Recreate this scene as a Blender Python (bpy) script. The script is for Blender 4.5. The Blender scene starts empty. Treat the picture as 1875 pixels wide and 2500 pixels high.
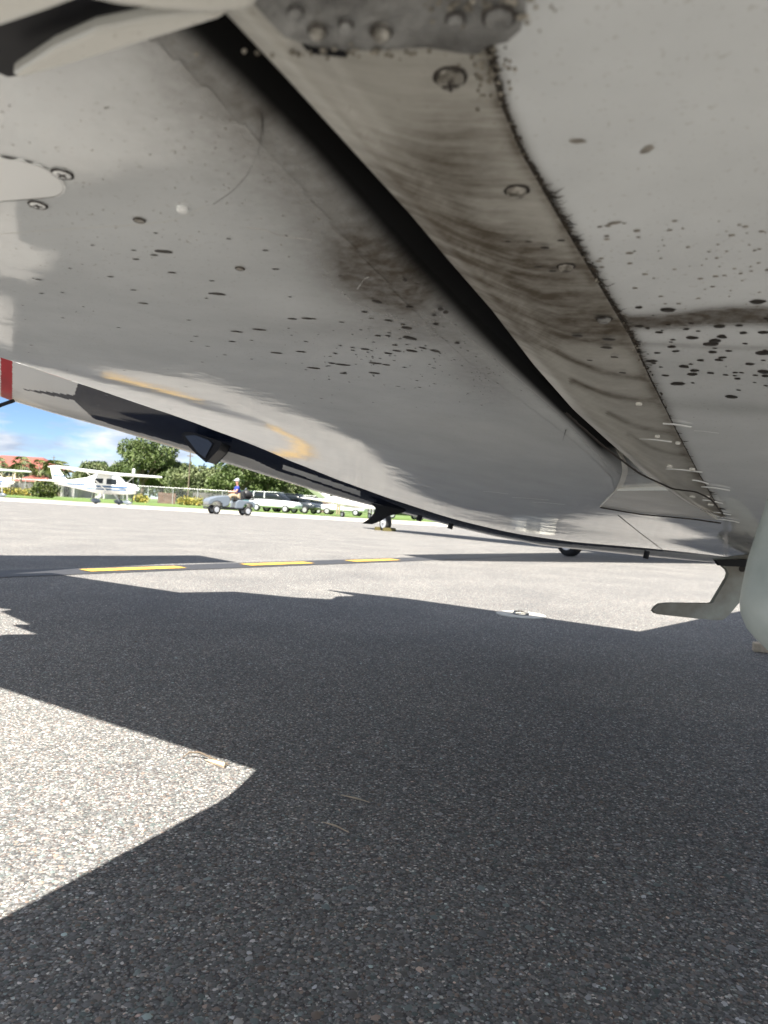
import bpy, math, random
import numpy as np
from mathutils import Vector, Matrix
random.seed(7); rng = np.random.default_rng(7)
sc = bpy.context.scene
COL = sc.collection
R = math.radians
# ------------------------------------------------------------------ camera, sky, sun, exposure
FPX = 1731.0; ROLL = math.atan(0.058); CH = 0.60
cam_d = bpy.data.cameras.new('camera'); cam = bpy.data.objects.new('camera', cam_d); COL.objects.link(cam)
cam_d.sensor_fit = 'HORIZONTAL'; cam_d.sensor_width = 36; cam_d.lens = 36 * FPX / 1875
cam_d.clip_start = 0.02; cam_d.clip_end = 5000
cr, sr = math.cos(ROLL), math.sin(ROLL)
cam.matrix_world = Matrix(((cr, -sr, 0, 0), (0, 0, -1, 0), (sr, cr, 0, CH), (0, 0, 0, 1)))
cam_d.dof.use_dof = True; cam_d.dof.focus_distance = 1.15; cam_d.dof.aperture_fstop = 15
sc.camera = cam
KX, KY = 0.30, 0.65                      # how far a shadow falls per metre of height
sun_el = math.atan(1 / math.hypot(KX, KY)); sun_vec = Vector((-KX, -KY, 1)).normalized()
world = bpy.data.worlds.new('World'); sc.world = world; world.use_nodes = True
wn, wl = world.node_tree.nodes, world.node_tree.links
wn.clear()
out = wn.new('ShaderNodeOutputWorld'); bg = wn.new('ShaderNodeBackground'); bg.inputs[1].default_value = 0.05
sky = wn.new('ShaderNodeTexSky'); sky.sky_type = 'NISHITA'; sky.sun_disc = False
sky.sun_elevation = sun_el; sky.sun_rotation = math.atan2(sun_vec.x, sun_vec.y); sky.ozone_density = 4.0; sky.dust_density = 0.1; sky.air_density = 0.8; sky.altitude = 2500
tc = wn.new('ShaderNodeTexCoord'); mp = wn.new('ShaderNodeMapping'); mp.inputs['Scale'].default_value = (1, 1, 3.2)
nz = wn.new('ShaderNodeTexNoise'); nz.inputs['Scale'].default_value = 5.5; nz.inputs['Detail'].default_value = 9; nz.inputs['Roughness'].default_value = 0.58
nz2 = wn.new('ShaderNodeTexNoise'); nz2.inputs['Scale'].default_value = 14; nz2.inputs['Detail'].default_value = 6
rp = wn.new('ShaderNodeValToRGB'); rp.color_ramp.elements[0].position = 0.43; rp.color_ramp.elements[1].position = 0.57
rp2 = wn.new('ShaderNodeValToRGB'); rp2.color_ramp.elements[0].color = (3.4, 4.0, 5.0, 1); rp2.color_ramp.elements[1].color = (6.8, 6.9, 7.1, 1)
rp2.color_ramp.elements[0].position = 0.35; rp2.color_ramp.elements[1].position = 0.62
mx = wn.new('ShaderNodeMixRGB')
wl.new(tc.outputs['Generated'], mp.inputs[0]); wl.new(mp.outputs[0], nz.inputs[0]); wl.new(mp.outputs[0], nz2.inputs[0])
wl.new(nz.outputs[0], rp.inputs[0]); wl.new(nz2.outputs[0], rp2.inputs[0])
wl.new(rp.outputs[0], mx.inputs[0]); wl.new(sky.outputs[0], mx.inputs[1]); wl.new(rp2.outputs[0], mx.inputs[2])
wl.new(mx.outputs[0], bg.inputs[0]); wl.new(bg.outputs[0], out.inputs[0])
sd = bpy.data.lights.new('sun', 'SUN'); sd.energy = 5.0; sd.angle = R(0.53); sd.color = (1, 0.94, 0.85)
so = bpy.data.objects.new('sun', sd); COL.objects.link(so); so.rotation_euler = sun_vec.to_track_quat('Z', 'Y').to_euler()
sc.view_settings.view_transform = 'Standard'; sc.view_settings.look = 'None'; sc.view_settings.gamma = 1
sc.view_settings.use_curve_mapping = False; sc.view_settings.exposure = 1.72
sc.cycles.max_bounces = 8; sc.cycles.diffuse_bounces = 5

# ------------------------------------------------------------------ geometry helpers
def ray(px, py):
    u = (np.asarray(px, float) - 937.5) / FPX; v = (1250 - np.asarray(py, float)) / FPX
    return u * cr - v * sr, u * sr + v * cr
def at(px, py, D):
    X, Z = ray(px, py); return (float(X * D), float(D), float(CH + Z * D))
def G(px, py):
    X, Z = ray(px, py); D = -CH / Z; return (float(X * D), float(D))
def proj(P):
    P = np.asarray(P, float); X = P[:, 0] / P[:, 1]; Z = (P[:, 2] - CH) / P[:, 1]
    return 937.5 + FPX * (X * cr + Z * sr), 1250 - FPX * (-X * sr + Z * cr)

def obj(name, V, F, mat, parent=None, smooth=False, kind=None, label=None, world=False, mats=None, fm=None, bev=None):
    V = [tuple(map(float, p)) for p in V] if not isinstance(V, np.ndarray) else V
    me = bpy.data.meshes.new(name)
    if isinstance(V, np.ndarray) and isinstance(F, np.ndarray):
        me.vertices.add(len(V)); me.vertices.foreach_set('co', V.astype(np.float32).ravel())
        k = F.shape[1]; me.loops.add(F.size); me.polygons.add(len(F))
        me.loops.foreach_set('vertex_index', F.astype(np.int32).ravel())
        me.polygons.foreach_set('loop_start', np.arange(0, F.size, k, dtype=np.int32))
        me.update(calc_edges=True); me.validate()
    else:
        me.from_pydata([tuple(p) for p in V], [], [tuple(f) for f in F]); me.update()
    for m in (mats or [mat]): me.materials.append(m)
    if fm is not None: me.polygons.foreach_set('material_index', np.asarray(fm, dtype=np.int32))
    if smooth: me.polygons.foreach_set('use_smooth', np.ones(len(me.polygons), dtype=bool))
    o = bpy.data.objects.new(name, me); COL.objects.link(o)
    if parent is not None:
        o.parent = parent
        if world:
            off = Vector((0, 0, 0)); p = parent
            while p is not None: off += p.location; p = p.parent
            for v in me.vertices: v.co -= off
    if kind: o['kind'] = kind
    if label: o['label'] = label
    if bev:
        b = o.modifiers.new('bevel', 'BEVEL'); b.width = bev; b.segments = 2; b.limit_method = 'ANGLE'; b.angle_limit = R(40)
    return o
def thing(name, label, cat, loc=(0, 0, 0), rz=0, group=None, scale=1):
    o = bpy.data.objects.new(name, None); COL.objects.link(o); o.location = loc; o.rotation_euler = (0, 0, rz)
    o.empty_display_size = 0.2; o.scale = (scale,) * 3
    o['label'] = label; o['category'] = cat
    if group: o['group'] = group
    return o
def tag(o, label, cat, group=None):
    o['label'] = label; o['category'] = cat
    if group: o['group'] = group
    return o
def copy_tree(o, parent=None):
    c = o.copy(); COL.objects.link(c)
    if parent is not None: c.parent = parent
    for ch in [q for q in bpy.data.objects if q.parent == o and q is not c]: copy_tree(ch, c)
    return c
def box(c, s, rz=0):
    x, y, z = c; a, b, h = s[0] / 2, s[1] / 2, s[2] / 2; cz, sz = math.cos(rz), math.sin(rz)
    V = []
    for dz in (-h, h):
        for dx, dy in ((-a, -b), (a, -b), (a, b), (-a, b)):
            V.append((x + dx * cz - dy * sz, y + dx * sz + dy * cz, z + dz))
    return V, [(0, 3, 2, 1), (4, 5, 6, 7), (0, 1, 5, 4), (1, 2, 6, 5), (2, 3, 7, 6), (3, 0, 4, 7)]
def join(parts):
    V, F = [], []
    for v, f in parts:
        n = len(V); V += list(v); F += [tuple(i + n for i in q) for q in f]
    return V, F
def cyl(p0, p1, r0, r1=None, n=12, caps=True):
    r1 = r0 if r1 is None else r1
    p0, p1 = Vector(p0), Vector(p1); d = (p1 - p0).normalized()
    a = d.orthogonal().normalized(); b = d.cross(a); V = []
    for p, r in ((p0, r0), (p1, r1)):
        for i in range(n):
            t = 2 * math.pi * i / n; V.append(tuple(p + a * (math.cos(t) * r) + b * (math.sin(t) * r)))
    F = [(i, (i + 1) % n, n + (i + 1) % n, n + i) for i in range(n)]
    if caps: F += [tuple(range(n))[::-1], tuple(range(n, 2 * n))]
    return V, F
def tube(pts, r, n=8):
    V, F = [], []; pts = [Vector(p) for p in pts]
    rs = r if isinstance(r, (list, tuple)) else [r] * len(pts)
    for i, p in enumerate(pts):
        d = (pts[min(i + 1, len(pts) - 1)] - pts[max(i - 1, 0)]).normalized()
        a = d.cross(Vector((0.13, 0.2, 0.97))).normalized(); b = d.cross(a)
        for k in range(n):
            t = 2 * math.pi * k / n; V.append(tuple(p + a * (math.cos(t) * rs[i]) + b * (math.sin(t) * rs[i])))
    for i in range(len(pts) - 1):
        for k in range(n):
            F.append((i * n + k, i * n + (k + 1) % n, (i + 1) * n + (k + 1) % n, (i + 1) * n + k))
    F += [tuple(range(n))[::-1], tuple(range((len(pts) - 1) * n, len(pts) * n))]
    return V, F
def lathe(prof, c, axis='z', n=24):
    V, F = [], []
    for r, h in prof:
        for k in range(n):
            t = 2 * math.pi * k / n; a, b = r * math.cos(t), r * math.sin(t)
            V.append((c[0] + a, c[1] + b, c[2] + h) if axis == 'z' else ((c[0] + a, c[1] + h, c[2] + b) if axis == 'y' else (c[0] + h, c[1] + a, c[2] + b)))
    for i in range(len(prof) - 1):
        for k in range(n):
            q = (i * n + k, i * n + (k + 1) % n, (i + 1) * n + (k + 1) % n, (i + 1) * n + k); F.append(q if axis != 'y' else q[::-1])
    F += [tuple(range(n)), tuple(range((len(prof) - 1) * n, len(prof) * n))]
    return V, F
def loft(secs, n=20, e=2.0):
    """sections (x, y, zc, half_width, half_height) along x; superellipse"""
    V, F = [], []
    for (x, y, zc, w, h) in secs:
        for k in range(n):
            t = 2 * math.pi * k / n; c, s = math.cos(t), math.sin(t)
            V.append((x, y + w * math.copysign(abs(c) ** (2 / e), c), zc + h * math.copysign(abs(s) ** (2 / e), s)))
    for i in range(len(secs) - 1):
        for k in range(n): F.append((i * n + k, i * n + (k + 1) % n, (i + 1) * n + (k + 1) % n, (i + 1) * n + k))
    F += [tuple(range(n))[::-1], tuple(range((len(secs) - 1) * n, len(secs) * n))]
    return V, F
def foil(p0, p1, c0, c1, t0, t1, up=(0, 0, 1), chord=(1, 0, 0)):
    """lifting surface from p0 to p1 (leading edges), chord runs backwards"""
    prof = [(0, 0), (.02, .35), (.1, .8), (.3, 1), (.6, .7), (1, .06), (1, -.06), (.6, -.35), (.3, -.5), (.1, -.45), (.02, -.25)]
    up, chord = Vector(up), Vector(chord); V = []
    for p, c, t in ((Vector(p0), c0, t0), (Vector(p1), c1, t1)):
        for a, b in prof: V.append(tuple(p - chord * (a * c) + up * (b * t * .6)))
    n = len(prof)
    return V, [(i, (i + 1) % n, n + (i + 1) % n, n + i) for i in range(n)] + [tuple(range(n))[::-1], tuple(range(n, 2 * n))]
def slab(poly, z0, z1):
    n = len(poly); V = [(p[0], p[1], z0) for p in poly] + [(p[0], p[1], z1) for p in poly]
    return V, [tuple(range(n))[::-1], tuple(range(n, 2 * n))] + [(i, (i + 1) % n, n + (i + 1) % n, n + i) for i in range(n)]

# ------------------------------------------------------------------ materials
def mat(name, col, rough=0.6, metal=0, var=0.0, scale=20, bump=0.0, bscale=None, coat=0, spec=0.5, col2=None, coords='Object'):
    m = bpy.data.materials.new(name); m.use_nodes = True; n, l = m.node_tree.nodes, m.node_tree.links
    b = n['Principled BSDF']; b.inputs['Base Color'].default_value = (*col, 1); b.inputs['Roughness'].default_value = rough
    b.inputs['Metallic'].default_value = metal; b.inputs['Coat Weight'].default_value = coat; b.inputs['Specular IOR Level'].default_value = spec
    t = n.new('ShaderNodeTexCoord')
    if var or col2:
        x = n.new('ShaderNodeTexNoise'); x.inputs['Scale'].default_value = scale; x.inputs['Detail'].default_value = 6
        l.new(t.outputs[coords], x.inputs[0]); r = n.new('ShaderNodeValToRGB'); l.new(x.outputs[0], r.inputs[0]); l.new(r.outputs[0], b.inputs['Base Color'])
        r.color_ramp.elements[0].position = .33; r.color_ramp.elements[1].position = .67
        c2 = col2 or tuple(min(1, c * (1 + var)) for c in col); c1 = col if col2 else tuple(c * (1 - var) for c in col)
        r.color_ramp.elements[0].color = (*c1, 1); r.color_ramp.elements[1].color = (*c2, 1)
    if bump:
        x = n.new('ShaderNodeTexNoise'); x.inputs['Scale'].default_value = bscale or scale; x.inputs['Detail'].default_value = 5
        l.new(t.outputs[coords], x.inputs[0]); q = n.new('ShaderNodeBump'); q.inputs['Strength'].default_value = bump; q.inputs['Distance'].default_value = 0.01
        l.new(x.outputs[0], q.inputs['Height']); l.new(q.outputs[0], b.inputs['Normal'])
    return m
def N(m, t, **kw):
    x = m.node_tree.nodes.new(t)
    for k, v in kw.items():
        if k in x.inputs: x.inputs[k].default_value = v
        else: setattr(x, k, v)
    return x
def ramp(m, stops):
    r = m.node_tree.nodes.new('ShaderNodeValToRGB'); e = r.color_ramp.elements
    while len(e) < len(stops): e.new(0.5)
    for i, (p, c) in enumerate(stops): e[i].position = p; e[i].color = (*c, 1) if len(c) == 3 else c
    return r

def asphalt_mat():
    m = bpy.data.materials.new('aged_asphalt'); m.use_nodes = True; l = m.node_tree.links; b = m.node_tree.nodes['Principled BSDF']
    t = N(m, 'ShaderNodeTexCoord')
    v1 = N(m, 'ShaderNodeTexVoronoi', Scale=215.0); v2 = N(m, 'ShaderNodeTexVoronoi', Scale=260.0)
    nb = N(m, 'ShaderNodeTexNoise', Scale=1.3, Detail=8.0); nf = N(m, 'ShaderNodeTexNoise', Scale=420.0, Detail=3.0)
    for x in (v1, v2, nb, nf): l.new(t.outputs['Object'], x.inputs['Vector'])
    sep = N(m, 'ShaderNodeSeparateColor'); l.new(v1.outputs['Color'], sep.inputs[0])
    r = ramp(m, [(0, (.090, .094, .100)), (.45, (.170, .175, .180)), (.78, (.265, .268, .265)), (.93, (.43, .425, .405)), (.985, (.7, .7, .68))]); l.new(sep.outputs[0], r.inputs[0])
    tint = N(m, 'ShaderNodeMixRGB', blend_type='MULTIPLY'); tint.inputs[0].default_value = .5
    rt = ramp(m, [(0, (.8, 1, .95)), (.3, (1, 1, 1)), (.6, (1, .96, .9)), (.9, (1.1, .85, .72)), (1, (1.2, .7, .55))]); l.new(sep.outputs[1], rt.inputs[0])
    l.new(r.outputs[0], tint.inputs[1]); l.new(rt.outputs[0], tint.inputs[2])
    mortar = ramp(m, [(0, (1, 1, 1)), (.35, (1, 1, 1)), (.62, (.62, .61, .60))]); l.new(v1.outputs['Distance'], mortar.inputs[0])
    mm = N(m, 'ShaderNodeMixRGB', blend_type='MULTIPLY'); mm.inputs[0].default_value = 1; l.new(tint.outputs[0], mm.inputs[1]); l.new(mortar.outputs[0], mm.inputs[2])
    big = ramp(m, [(.3, (.82, .82, .83)), (.7, (1.12, 1.11, 1.09))]); l.new(nb.outputs[0], big.inputs[0])
    m2 = N(m, 'ShaderNodeMixRGB', blend_type='MULTIPLY'); m2.inputs[0].default_value = 1; l.new(mm.outputs[0], m2.inputs[1]); l.new(big.outputs[0], m2.inputs[2])
    l.new(m2.outputs[0], b.inputs['Base Color']); b.inputs['Roughness'].default_value = .82
    b.inputs['Specular IOR Level'].default_value = 0.35
    inv = N(m, 'ShaderNodeMath', operation='SUBTRACT'); inv.inputs[0].default_value = .6; l.new(v1.outputs['Distance'], inv.inputs[1])
    ad = N(m, 'ShaderNodeMath', operation='MULTIPLY_ADD'); l.new(nf.outputs[0], ad.inputs[0]); ad.inputs[1].default_value = .5; l.new(inv.outputs[0], ad.inputs[2])
    bp = N(m, 'ShaderNodeBump', Strength=.55, Distance=.002); l.new(ad.outputs[0], bp.inputs['Height']); l.new(bp.outputs[0], b.inputs['Normal'])
    return m
def stone_mat():
    m = bpy.data.materials.new('aggregate_stone'); m.use_nodes = True; l = m.node_tree.links; b = m.node_tree.nodes['Principled BSDF']
    a = N(m, 'ShaderNodeAttribute'); a.attribute_name = 'tone'; l.new(a.outputs['Color'], b.inputs['Base Color'])
    b.inputs['Roughness'].default_value = .55
    return m
def paint_mat(name, base=(.67, .69, .69), rough=.015, streak=0.0, coarse=1.0):
    """off-white aircraft paint; attribute dirt.r = brown grime and some painted shade, .g = slot shade painted black, .b = chalky dullness"""
    m = bpy.data.materials.new(name); m.use_nodes = True; l = m.node_tree.links; b = m.node_tree.nodes['Principled BSDF']; b.inputs['IOR'].default_value = 1.68
    t = N(m, 'ShaderNodeTexCoord'); a = N(m, 'ShaderNodeAttribute'); a.attribute_name = 'dirt_shade'
    sp = N(m, 'ShaderNodeSeparateColor'); l.new(a.outputs['Color'], sp.inputs[0])
    n1 = N(m, 'ShaderNodeTexNoise', Scale=9.0, Detail=8.0, Roughness=.6); n2 = N(m, 'ShaderNodeTexNoise', Scale=95.0, Detail=5.0, Roughness=.7)
    mpp = N(m, 'ShaderNodeMapping'); mpp.inputs['Scale'].default_value = (14, 80, 0); l.new(t.outputs['Object'], mpp.inputs[0])
    n3 = N(m, 'ShaderNodeTexNoise', Scale=1.0, Detail=6.0, Roughness=.65); l.new(mpp.outputs[0], n3.inputs[0])
    if streak:
        fa = N(m, 'ShaderNodeAttribute'); fa.attribute_name = 'flow'; l.new(fa.outputs['Vector'], n3.inputs[0]); n3.inputs['Detail'].default_value = 7.0
    l.new(t.outputs['Object'], n1.inputs[0]); l.new(t.outputs['Object'], n2.inputs[0])
    # grime breaks up with noise
    ns = N(m, 'ShaderNodeMixRGB'); ns.inputs[0].default_value = .12 + .63 * (streak > 0); l.new(n2.outputs[0], ns.inputs[1]); l.new(n3.outputs[0], ns.inputs[2])
    nr = ramp(m, [(.3, (.5,) * 3), (.66, (1.15,) * 3)] if streak else [(.3, (.72,) * 3), (.66, (1.05,) * 3)]); l.new(ns.outputs[0], nr.inputs[0])
    gm = N(m, 'ShaderNodeMath', operation='MULTIPLY', use_clamp=True); l.new(sp.outputs[0], gm.inputs[0]); l.new(nr.outputs[0], gm.inputs[1])
    basen = ramp(m, [(.3, tuple(c * .9 for c in base)), (.7, tuple(min(1, c * 1.05) for c in base))]); l.new(n1.outputs[0], basen.inputs[0])
    specks = ramp(m, [(.64, (1, 1, 1)), (.74, (.6, .56, .50))]); ns2 = N(m, 'ShaderNodeTexNoise', Scale=330.0, Detail=2.0); l.new(t.outputs['Object'], ns2.inputs[0]); l.new(ns2.outputs[0], specks.inputs[0])
    ms = N(m, 'ShaderNodeMixRGB', blend_type='MULTIPLY'); ms.inputs[0].default_value = .45 * coarse; l.new(basen.outputs[0], ms.inputs[1]); l.new(specks.outputs[0], ms.inputs[2])
    g1 = N(m, 'ShaderNodeMixRGB'); l.new(gm.outputs[0], g1.inputs[0]); l.new(ms.outputs[0], g1.inputs[1]); g1.inputs[2].default_value = (.066, .050, .030, 1)
    cur = g1
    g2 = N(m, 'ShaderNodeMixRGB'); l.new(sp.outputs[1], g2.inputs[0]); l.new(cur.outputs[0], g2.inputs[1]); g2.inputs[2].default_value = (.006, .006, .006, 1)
    l.new(g2.outputs[0], b.inputs['Base Color'])
    rr = N(m, 'ShaderNodeMath', operation='MULTIPLY_ADD', use_clamp=True); l.new(sp.outputs[2], rr.inputs[0]); rr.inputs[1].default_value = .12; rr.inputs[2].default_value = rough
    r4 = N(m, 'ShaderNodeMath', operation='MULTIPLY_ADD', use_clamp=True); r3 = N(m, 'ShaderNodeMath', operation='MULTIPLY_ADD', use_clamp=True)
    si = N(m, 'ShaderNodeMath', operation='MULTIPLY_ADD'); l.new(sp.outputs[1], si.inputs[0]); si.inputs[1].default_value = -.42; si.inputs[2].default_value = .5; l.new(si.outputs[0], b.inputs['Specular IOR Level']); l.new(gm.outputs[0], r3.inputs[0]); r3.inputs[1].default_value = .4; l.new(rr.outputs[0], r3.inputs[2])
    l.new(sp.outputs[1], r4.inputs[0]); r4.inputs[1].default_value = .6; l.new(r3.outputs[0], r4.inputs[2]); l.new(r4.outputs[0], b.inputs['Roughness'])
    # orange peel / oil-canning
    bp = N(m, 'ShaderNodeBump', Strength=.10, Distance=.0004); l.new(n2.outputs[0], bp.inputs['Height'])
    n5 = N(m, 'ShaderNodeTexNoise', Scale=11.0, Detail=3.0); l.new(t.outputs['Object'], n5.inputs[0])
    bp2 = N(m, 'ShaderNodeBump', Strength=.12, Distance=.004); l.new(n5.outputs[0], bp2.inputs['Height']); l.new(bp.outputs[0], bp2.inputs['Normal'])
    l.new(bp2.outputs[0], b.inputs['Normal'])
    return m
def leaf_mat(name, c1, c2, scale=.5):
    m = mat(name, c1, .6, col2=c2, scale=scale, coords='Object'); m.node_tree.nodes['Principled BSDF'].inputs['Subsurface Weight'].default_value = 0
    return m
M = dict(
    asphalt=asphalt_mat(), stone=stone_mat(),
    concrete=mat('apron_concrete', (.42, .40, .35), .85, var=.12, scale=.6, bump=.3, bscale=30),
    grass=mat('lawn_ground', (.075, .13, .022), .9, col2=(.13, .20, .045), scale=.8),
    earth=mat('earth_ground', (.12, .15, .06), .95, var=.3, scale=.05),
    blackpaint=mat('black_line_paint', (.035, .036, .04), .6, var=.25, scale=25),
    yellow=mat('yellow_line_paint', (.72, .43, .06), .6, var=.15, scale=30),
    paint=paint_mat('wing_paint', streak=0), fairing=paint_mat('fairing_paint', (.60, .59, .54), .2, streak=1),
    sealant=mat('cracked_sealant', (.012, .010, .008), .8, col2=(.07, .055, .04), scale=160, bump=.8, bscale=300),
    crust=mat('paint_crust', (.10, .085, .06), .7, col2=(.42, .39, .33), scale=260, bump=.8, bscale=300),
    oil=mat('dried_oil', (.035, .029, .023), .45, var=.4, scale=200),
    oilthin=mat('thin_oil_film', (.26, .24, .21), .45, var=.3, scale=200),
    bright=mat('worn_metal', (.50, .48, .43), .4, .3, col2=(.06, .05, .035), scale=190, bump=.6, bscale=260),
    metal=mat('grey_bracket_metal', (.30, .30, .29), .4, .1, col2=(.03, .028, .024), scale=26, bump=.5, bscale=120),
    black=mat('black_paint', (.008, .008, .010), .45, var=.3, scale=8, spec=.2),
    gap=mat('panel_gap', (.03, .024, .02), .7),
    navy=mat('navy_gloss', (.012, .016, .03), .12, coat=.5), silver=mat('silver_paint', (.55, .54, .52), .2, var=.04, scale=3),
    red=mat('red_paint', (.33, .01, .018), .45, var=.15, scale=12),
    bracket=mat('bracket_paint', (.36, .38, .34), .4, col2=(.19, .175, .14), scale=11, bump=.2, bscale=60),
    pod=mat('pod_paint', (.44, .48, .46), .45, col2=(.27, .31, .29), scale=16, bump=.2),
    glass=mat('dark_glass', (.012, .016, .02), .22, spec=.35), chrome=mat('wheel_alloy', (.55, .56, .58), .35, .5),
    tyre=mat('tyre_rubber', (.014, .014, .015), .75, bump=.3, bscale=60),
    white=mat('white_gloss_paint', (.78, .79, .78), .25, var=.03, scale=2), blue=mat('blue_stripe_paint', (.03, .09, .2), .3),
    greycart=mat('silver_cart_body', (.17, .20, .235), .3, .2), plastic=mat('black_plastic', (.02, .02, .022), .5),
    shirt=mat('blue_shirt', (.02, .045, .28), .85, var=.2, scale=15), skin=mat('skin', (.48, .24, .16), .5), khaki=mat('khaki_trousers', (.36, .29, .19), .85),
    cap=mat('pale_cap', (.62, .68, .72), .7), boot=mat('tan_boots', (.42, .22, .09), .7),
    trunk=mat('bark', (.14, .11, .08), .9, var=.3, scale=6), palmtrunk=mat('palm_bark', (.24, .2, .15), .9, var=.3, scale=6),
    leafa=leaf_mat('oak_leaves', (.05, .08, .02), (.12, .16, .045)), leafb=leaf_mat('willow_leaves', (.07, .10, .035), (.18, .21, .09)),
    leafc=leaf_mat('dark_leaves', (.025, .05, .012), (.07, .11, .03)), palm=leaf_mat('palm_fronds', (.035, .06, .014), (.13, .15, .035), .9),
    roof=mat('red_tile_roof', (.25, .08, .062), .75, var=.1, scale=3), stucco=mat('cream_stucco', (.55, .48, .36), .85, var=.06, scale=.5),
    whitewall=mat('white_wall', (.72, .72, .70), .6, var=.04, scale=.5), darkwin=mat('dark_window', (.02, .022, .025), .15),
    post=mat('galvanised_post', (.45, .46, .46), .45, .4), wood=mat('board_fence_wood', (.12, .07, .05), .85, var=.3, scale=1.5), greywood=mat('grey_board_wood', (.10, .095, .09), .85, var=.3, scale=1.5),
    cover=mat('silver_canopy_cover', (.55, .58, .58), .4, bump=.5, bscale=8), hivis=mat('hi_vis_vest', (.55, .85, .05), .6), orange=mat('orange_hat', (.8, .22, .05), .6),
    chock=mat('yellow_chock', (.09, .075, .02), .7), woodchock=mat('wooden_chock', (.50, .40, .28), .7, var=.2, scale=40),
    teal=mat('teal_car_paint', (.04, .12, .13), .2, coat=.6), darkcar=mat('dark_car_paint', (.03, .036, .042), .2, coat=.6), whitecar=mat('white_car_paint', (.72, .76, .77), .2, coat=.5),
    lamp=mat('lamp_lens', (.7, .5, .3), .2), flower=mat('flowering_shrub', (.10, .14, .03), .8, col2=(.42, .32, .06), scale=2), pad=mat('painted_pad', (.62, .60, .53), .7, var=.1, scale=40),
)

# ------------------------------------------------------------------ ground
def sheet(name, poly, z, m, thick=None):
    o = obj(name, [(x, y, z) for x, y in poly], [tuple(range(len(poly)))], m); o['kind'] = 'structure'; return o
sheet('terrain', [(-2500, 60), (2500, 60), (2500, 4000), (-2500, 4000)], -0.25, M['earth'])
sheet('apron_asphalt', [(-140, -60), (140, -60), (140, 38.6), (-140, 38.6)], 0.0, M['asphalt'])
sheet('concrete_strip', [(-240, 38.4), (240, 38.4), (240, 57.4), (-240, 57.4)], 0.004, M['concrete'])
sheet('lawn', [(-260, 57.2), (260, 57.2), (260, 400), (-260, 400)], 0.03, M['grass'])
a0, a1 = Vector(G(0, 1402)), Vector(G(965, 1367)); dl = (a1 - a0).normalized(); nl = Vector((-dl.y, dl.x))
def strip(a, b, w): return [tuple(a + nl * w), tuple(b + nl * w), tuple(b - nl * w), tuple(a - nl * w)]
sheet('black_line', strip(a0 - dl * 14, a1 + dl * 3.1, .21)[::-1], 0.004, M['blackpaint'])
def dash(x0, x1, name='yellow_dash'):
    pass
L0 = (Vector(G(190, 1391.5)) - a0).dot(dl)
dstarts = [L0 + k * 1.80 for k in (-4, -3, -2, -1)] + [L0, (Vector(G(582, 1378)) - a0).dot(dl), (Vector(G(842, 1369.5)) - a0).dot(dl)]
dpar = obj('taxi_line', [(0, 0, 0)], [], M['yellow']); bpy.data.objects.remove(dpar)
black = bpy.data.objects['black_line']
for s in dstarts:
    L = .92; p = strip(a0 + dl * s, a0 + dl * (s + L), .085)[::-1]
    obj('dash', [(x, y, .008) for x, y in p], [(0, 1, 2, 3)], M['yellow'], parent=black)
# aggregate stones standing proud of the binder close to the lens
def stones():
    n = 100000
    D = np.sqrt(rng.uniform(.55 ** 2, 3.1 ** 2, n)); D = .62 * (3.1 / .62) ** rng.uniform(0, 1, n) ** .95
    X = rng.uniform(-.66, .66, n) * D
    s = rng.gamma(3.2, .0006, n) + .0009
    base = np.array([(1, 0, 0), (.35, .85, 0), (-.6, .75, 0), (-1, -.1, 0), (-.4, -.9, 0), (.55, -.8, 0), (.35, .25, 1), (-.35, .05, 1.05), (.1, -.4, .9)])
    F0 = np.array([(0, 1, 6), (1, 2, 6), (2, 7, 6), (2, 3, 7), (3, 4, 7), (4, 8, 7), (4, 5, 8), (5, 0, 8), (0, 6, 8), (6, 7, 8)])
    a = rng.uniform(0, 6.28, n); ca, sa = np.cos(a), np.sin(a); el = rng.uniform(.6, 1.1, n)
    P = np.repeat(base[None], n, 0) * rng.uniform(.8, 1.2, (n, 9, 3)); h = rng.uniform(.18, .42, n)
    x = P[:, :, 0] * s[:, None]; y = P[:, :, 1] * (s * el)[:, None]; z = P[:, :, 2] * (s * h)[:, None]
    V = np.stack([x * ca[:, None] - y * sa[:, None] + X[:, None], x * sa[:, None] + y * ca[:, None] + D[:, None], z - .0003], -1).reshape(-1, 3)
    F = (F0[None] + (np.arange(n) * 9)[:, None, None]).reshape(-1, 3)
    o = obj('aggregate_stones', V, F, M['stone'], kind='stuff')
    t = rng.uniform(0, 1, n); g = np.interp(t, [0, .45, .8, .93, .975, 1], [.095, .15, .215, .29, .42, .66])
    tint = np.stack([np.ones(n) * .98, np.ones(n) * .99, np.ones(n) * 1.0], -1); q = rng.uniform(0, 1, n)
    tint[q > .9] *= (1.2, .92, .75); tint[q < .15] *= (.85, 1.02, .98); tint[(q > .3) & (q < .5)] *= (1.03, .97, .92)
    g *= np.interp(np.sin(X * 3.1 + 1) * np.cos(D * 2.3) + .4 * np.sin(X * 11 + D * 7), [-1.2, 1.2], [.85, 1.12]); c = np.concatenate([g[:, None] * tint, np.ones((n, 1))], 1)
    at_ = o.data.attributes.new('tone', 'FLOAT_COLOR', 'POINT'); at_.data.foreach_set('color', np.repeat(c, 9, 0).astype(np.float32).ravel())
    o['label'] = 'loose-looking aggregate stones of the worn asphalt'
stones()

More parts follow.
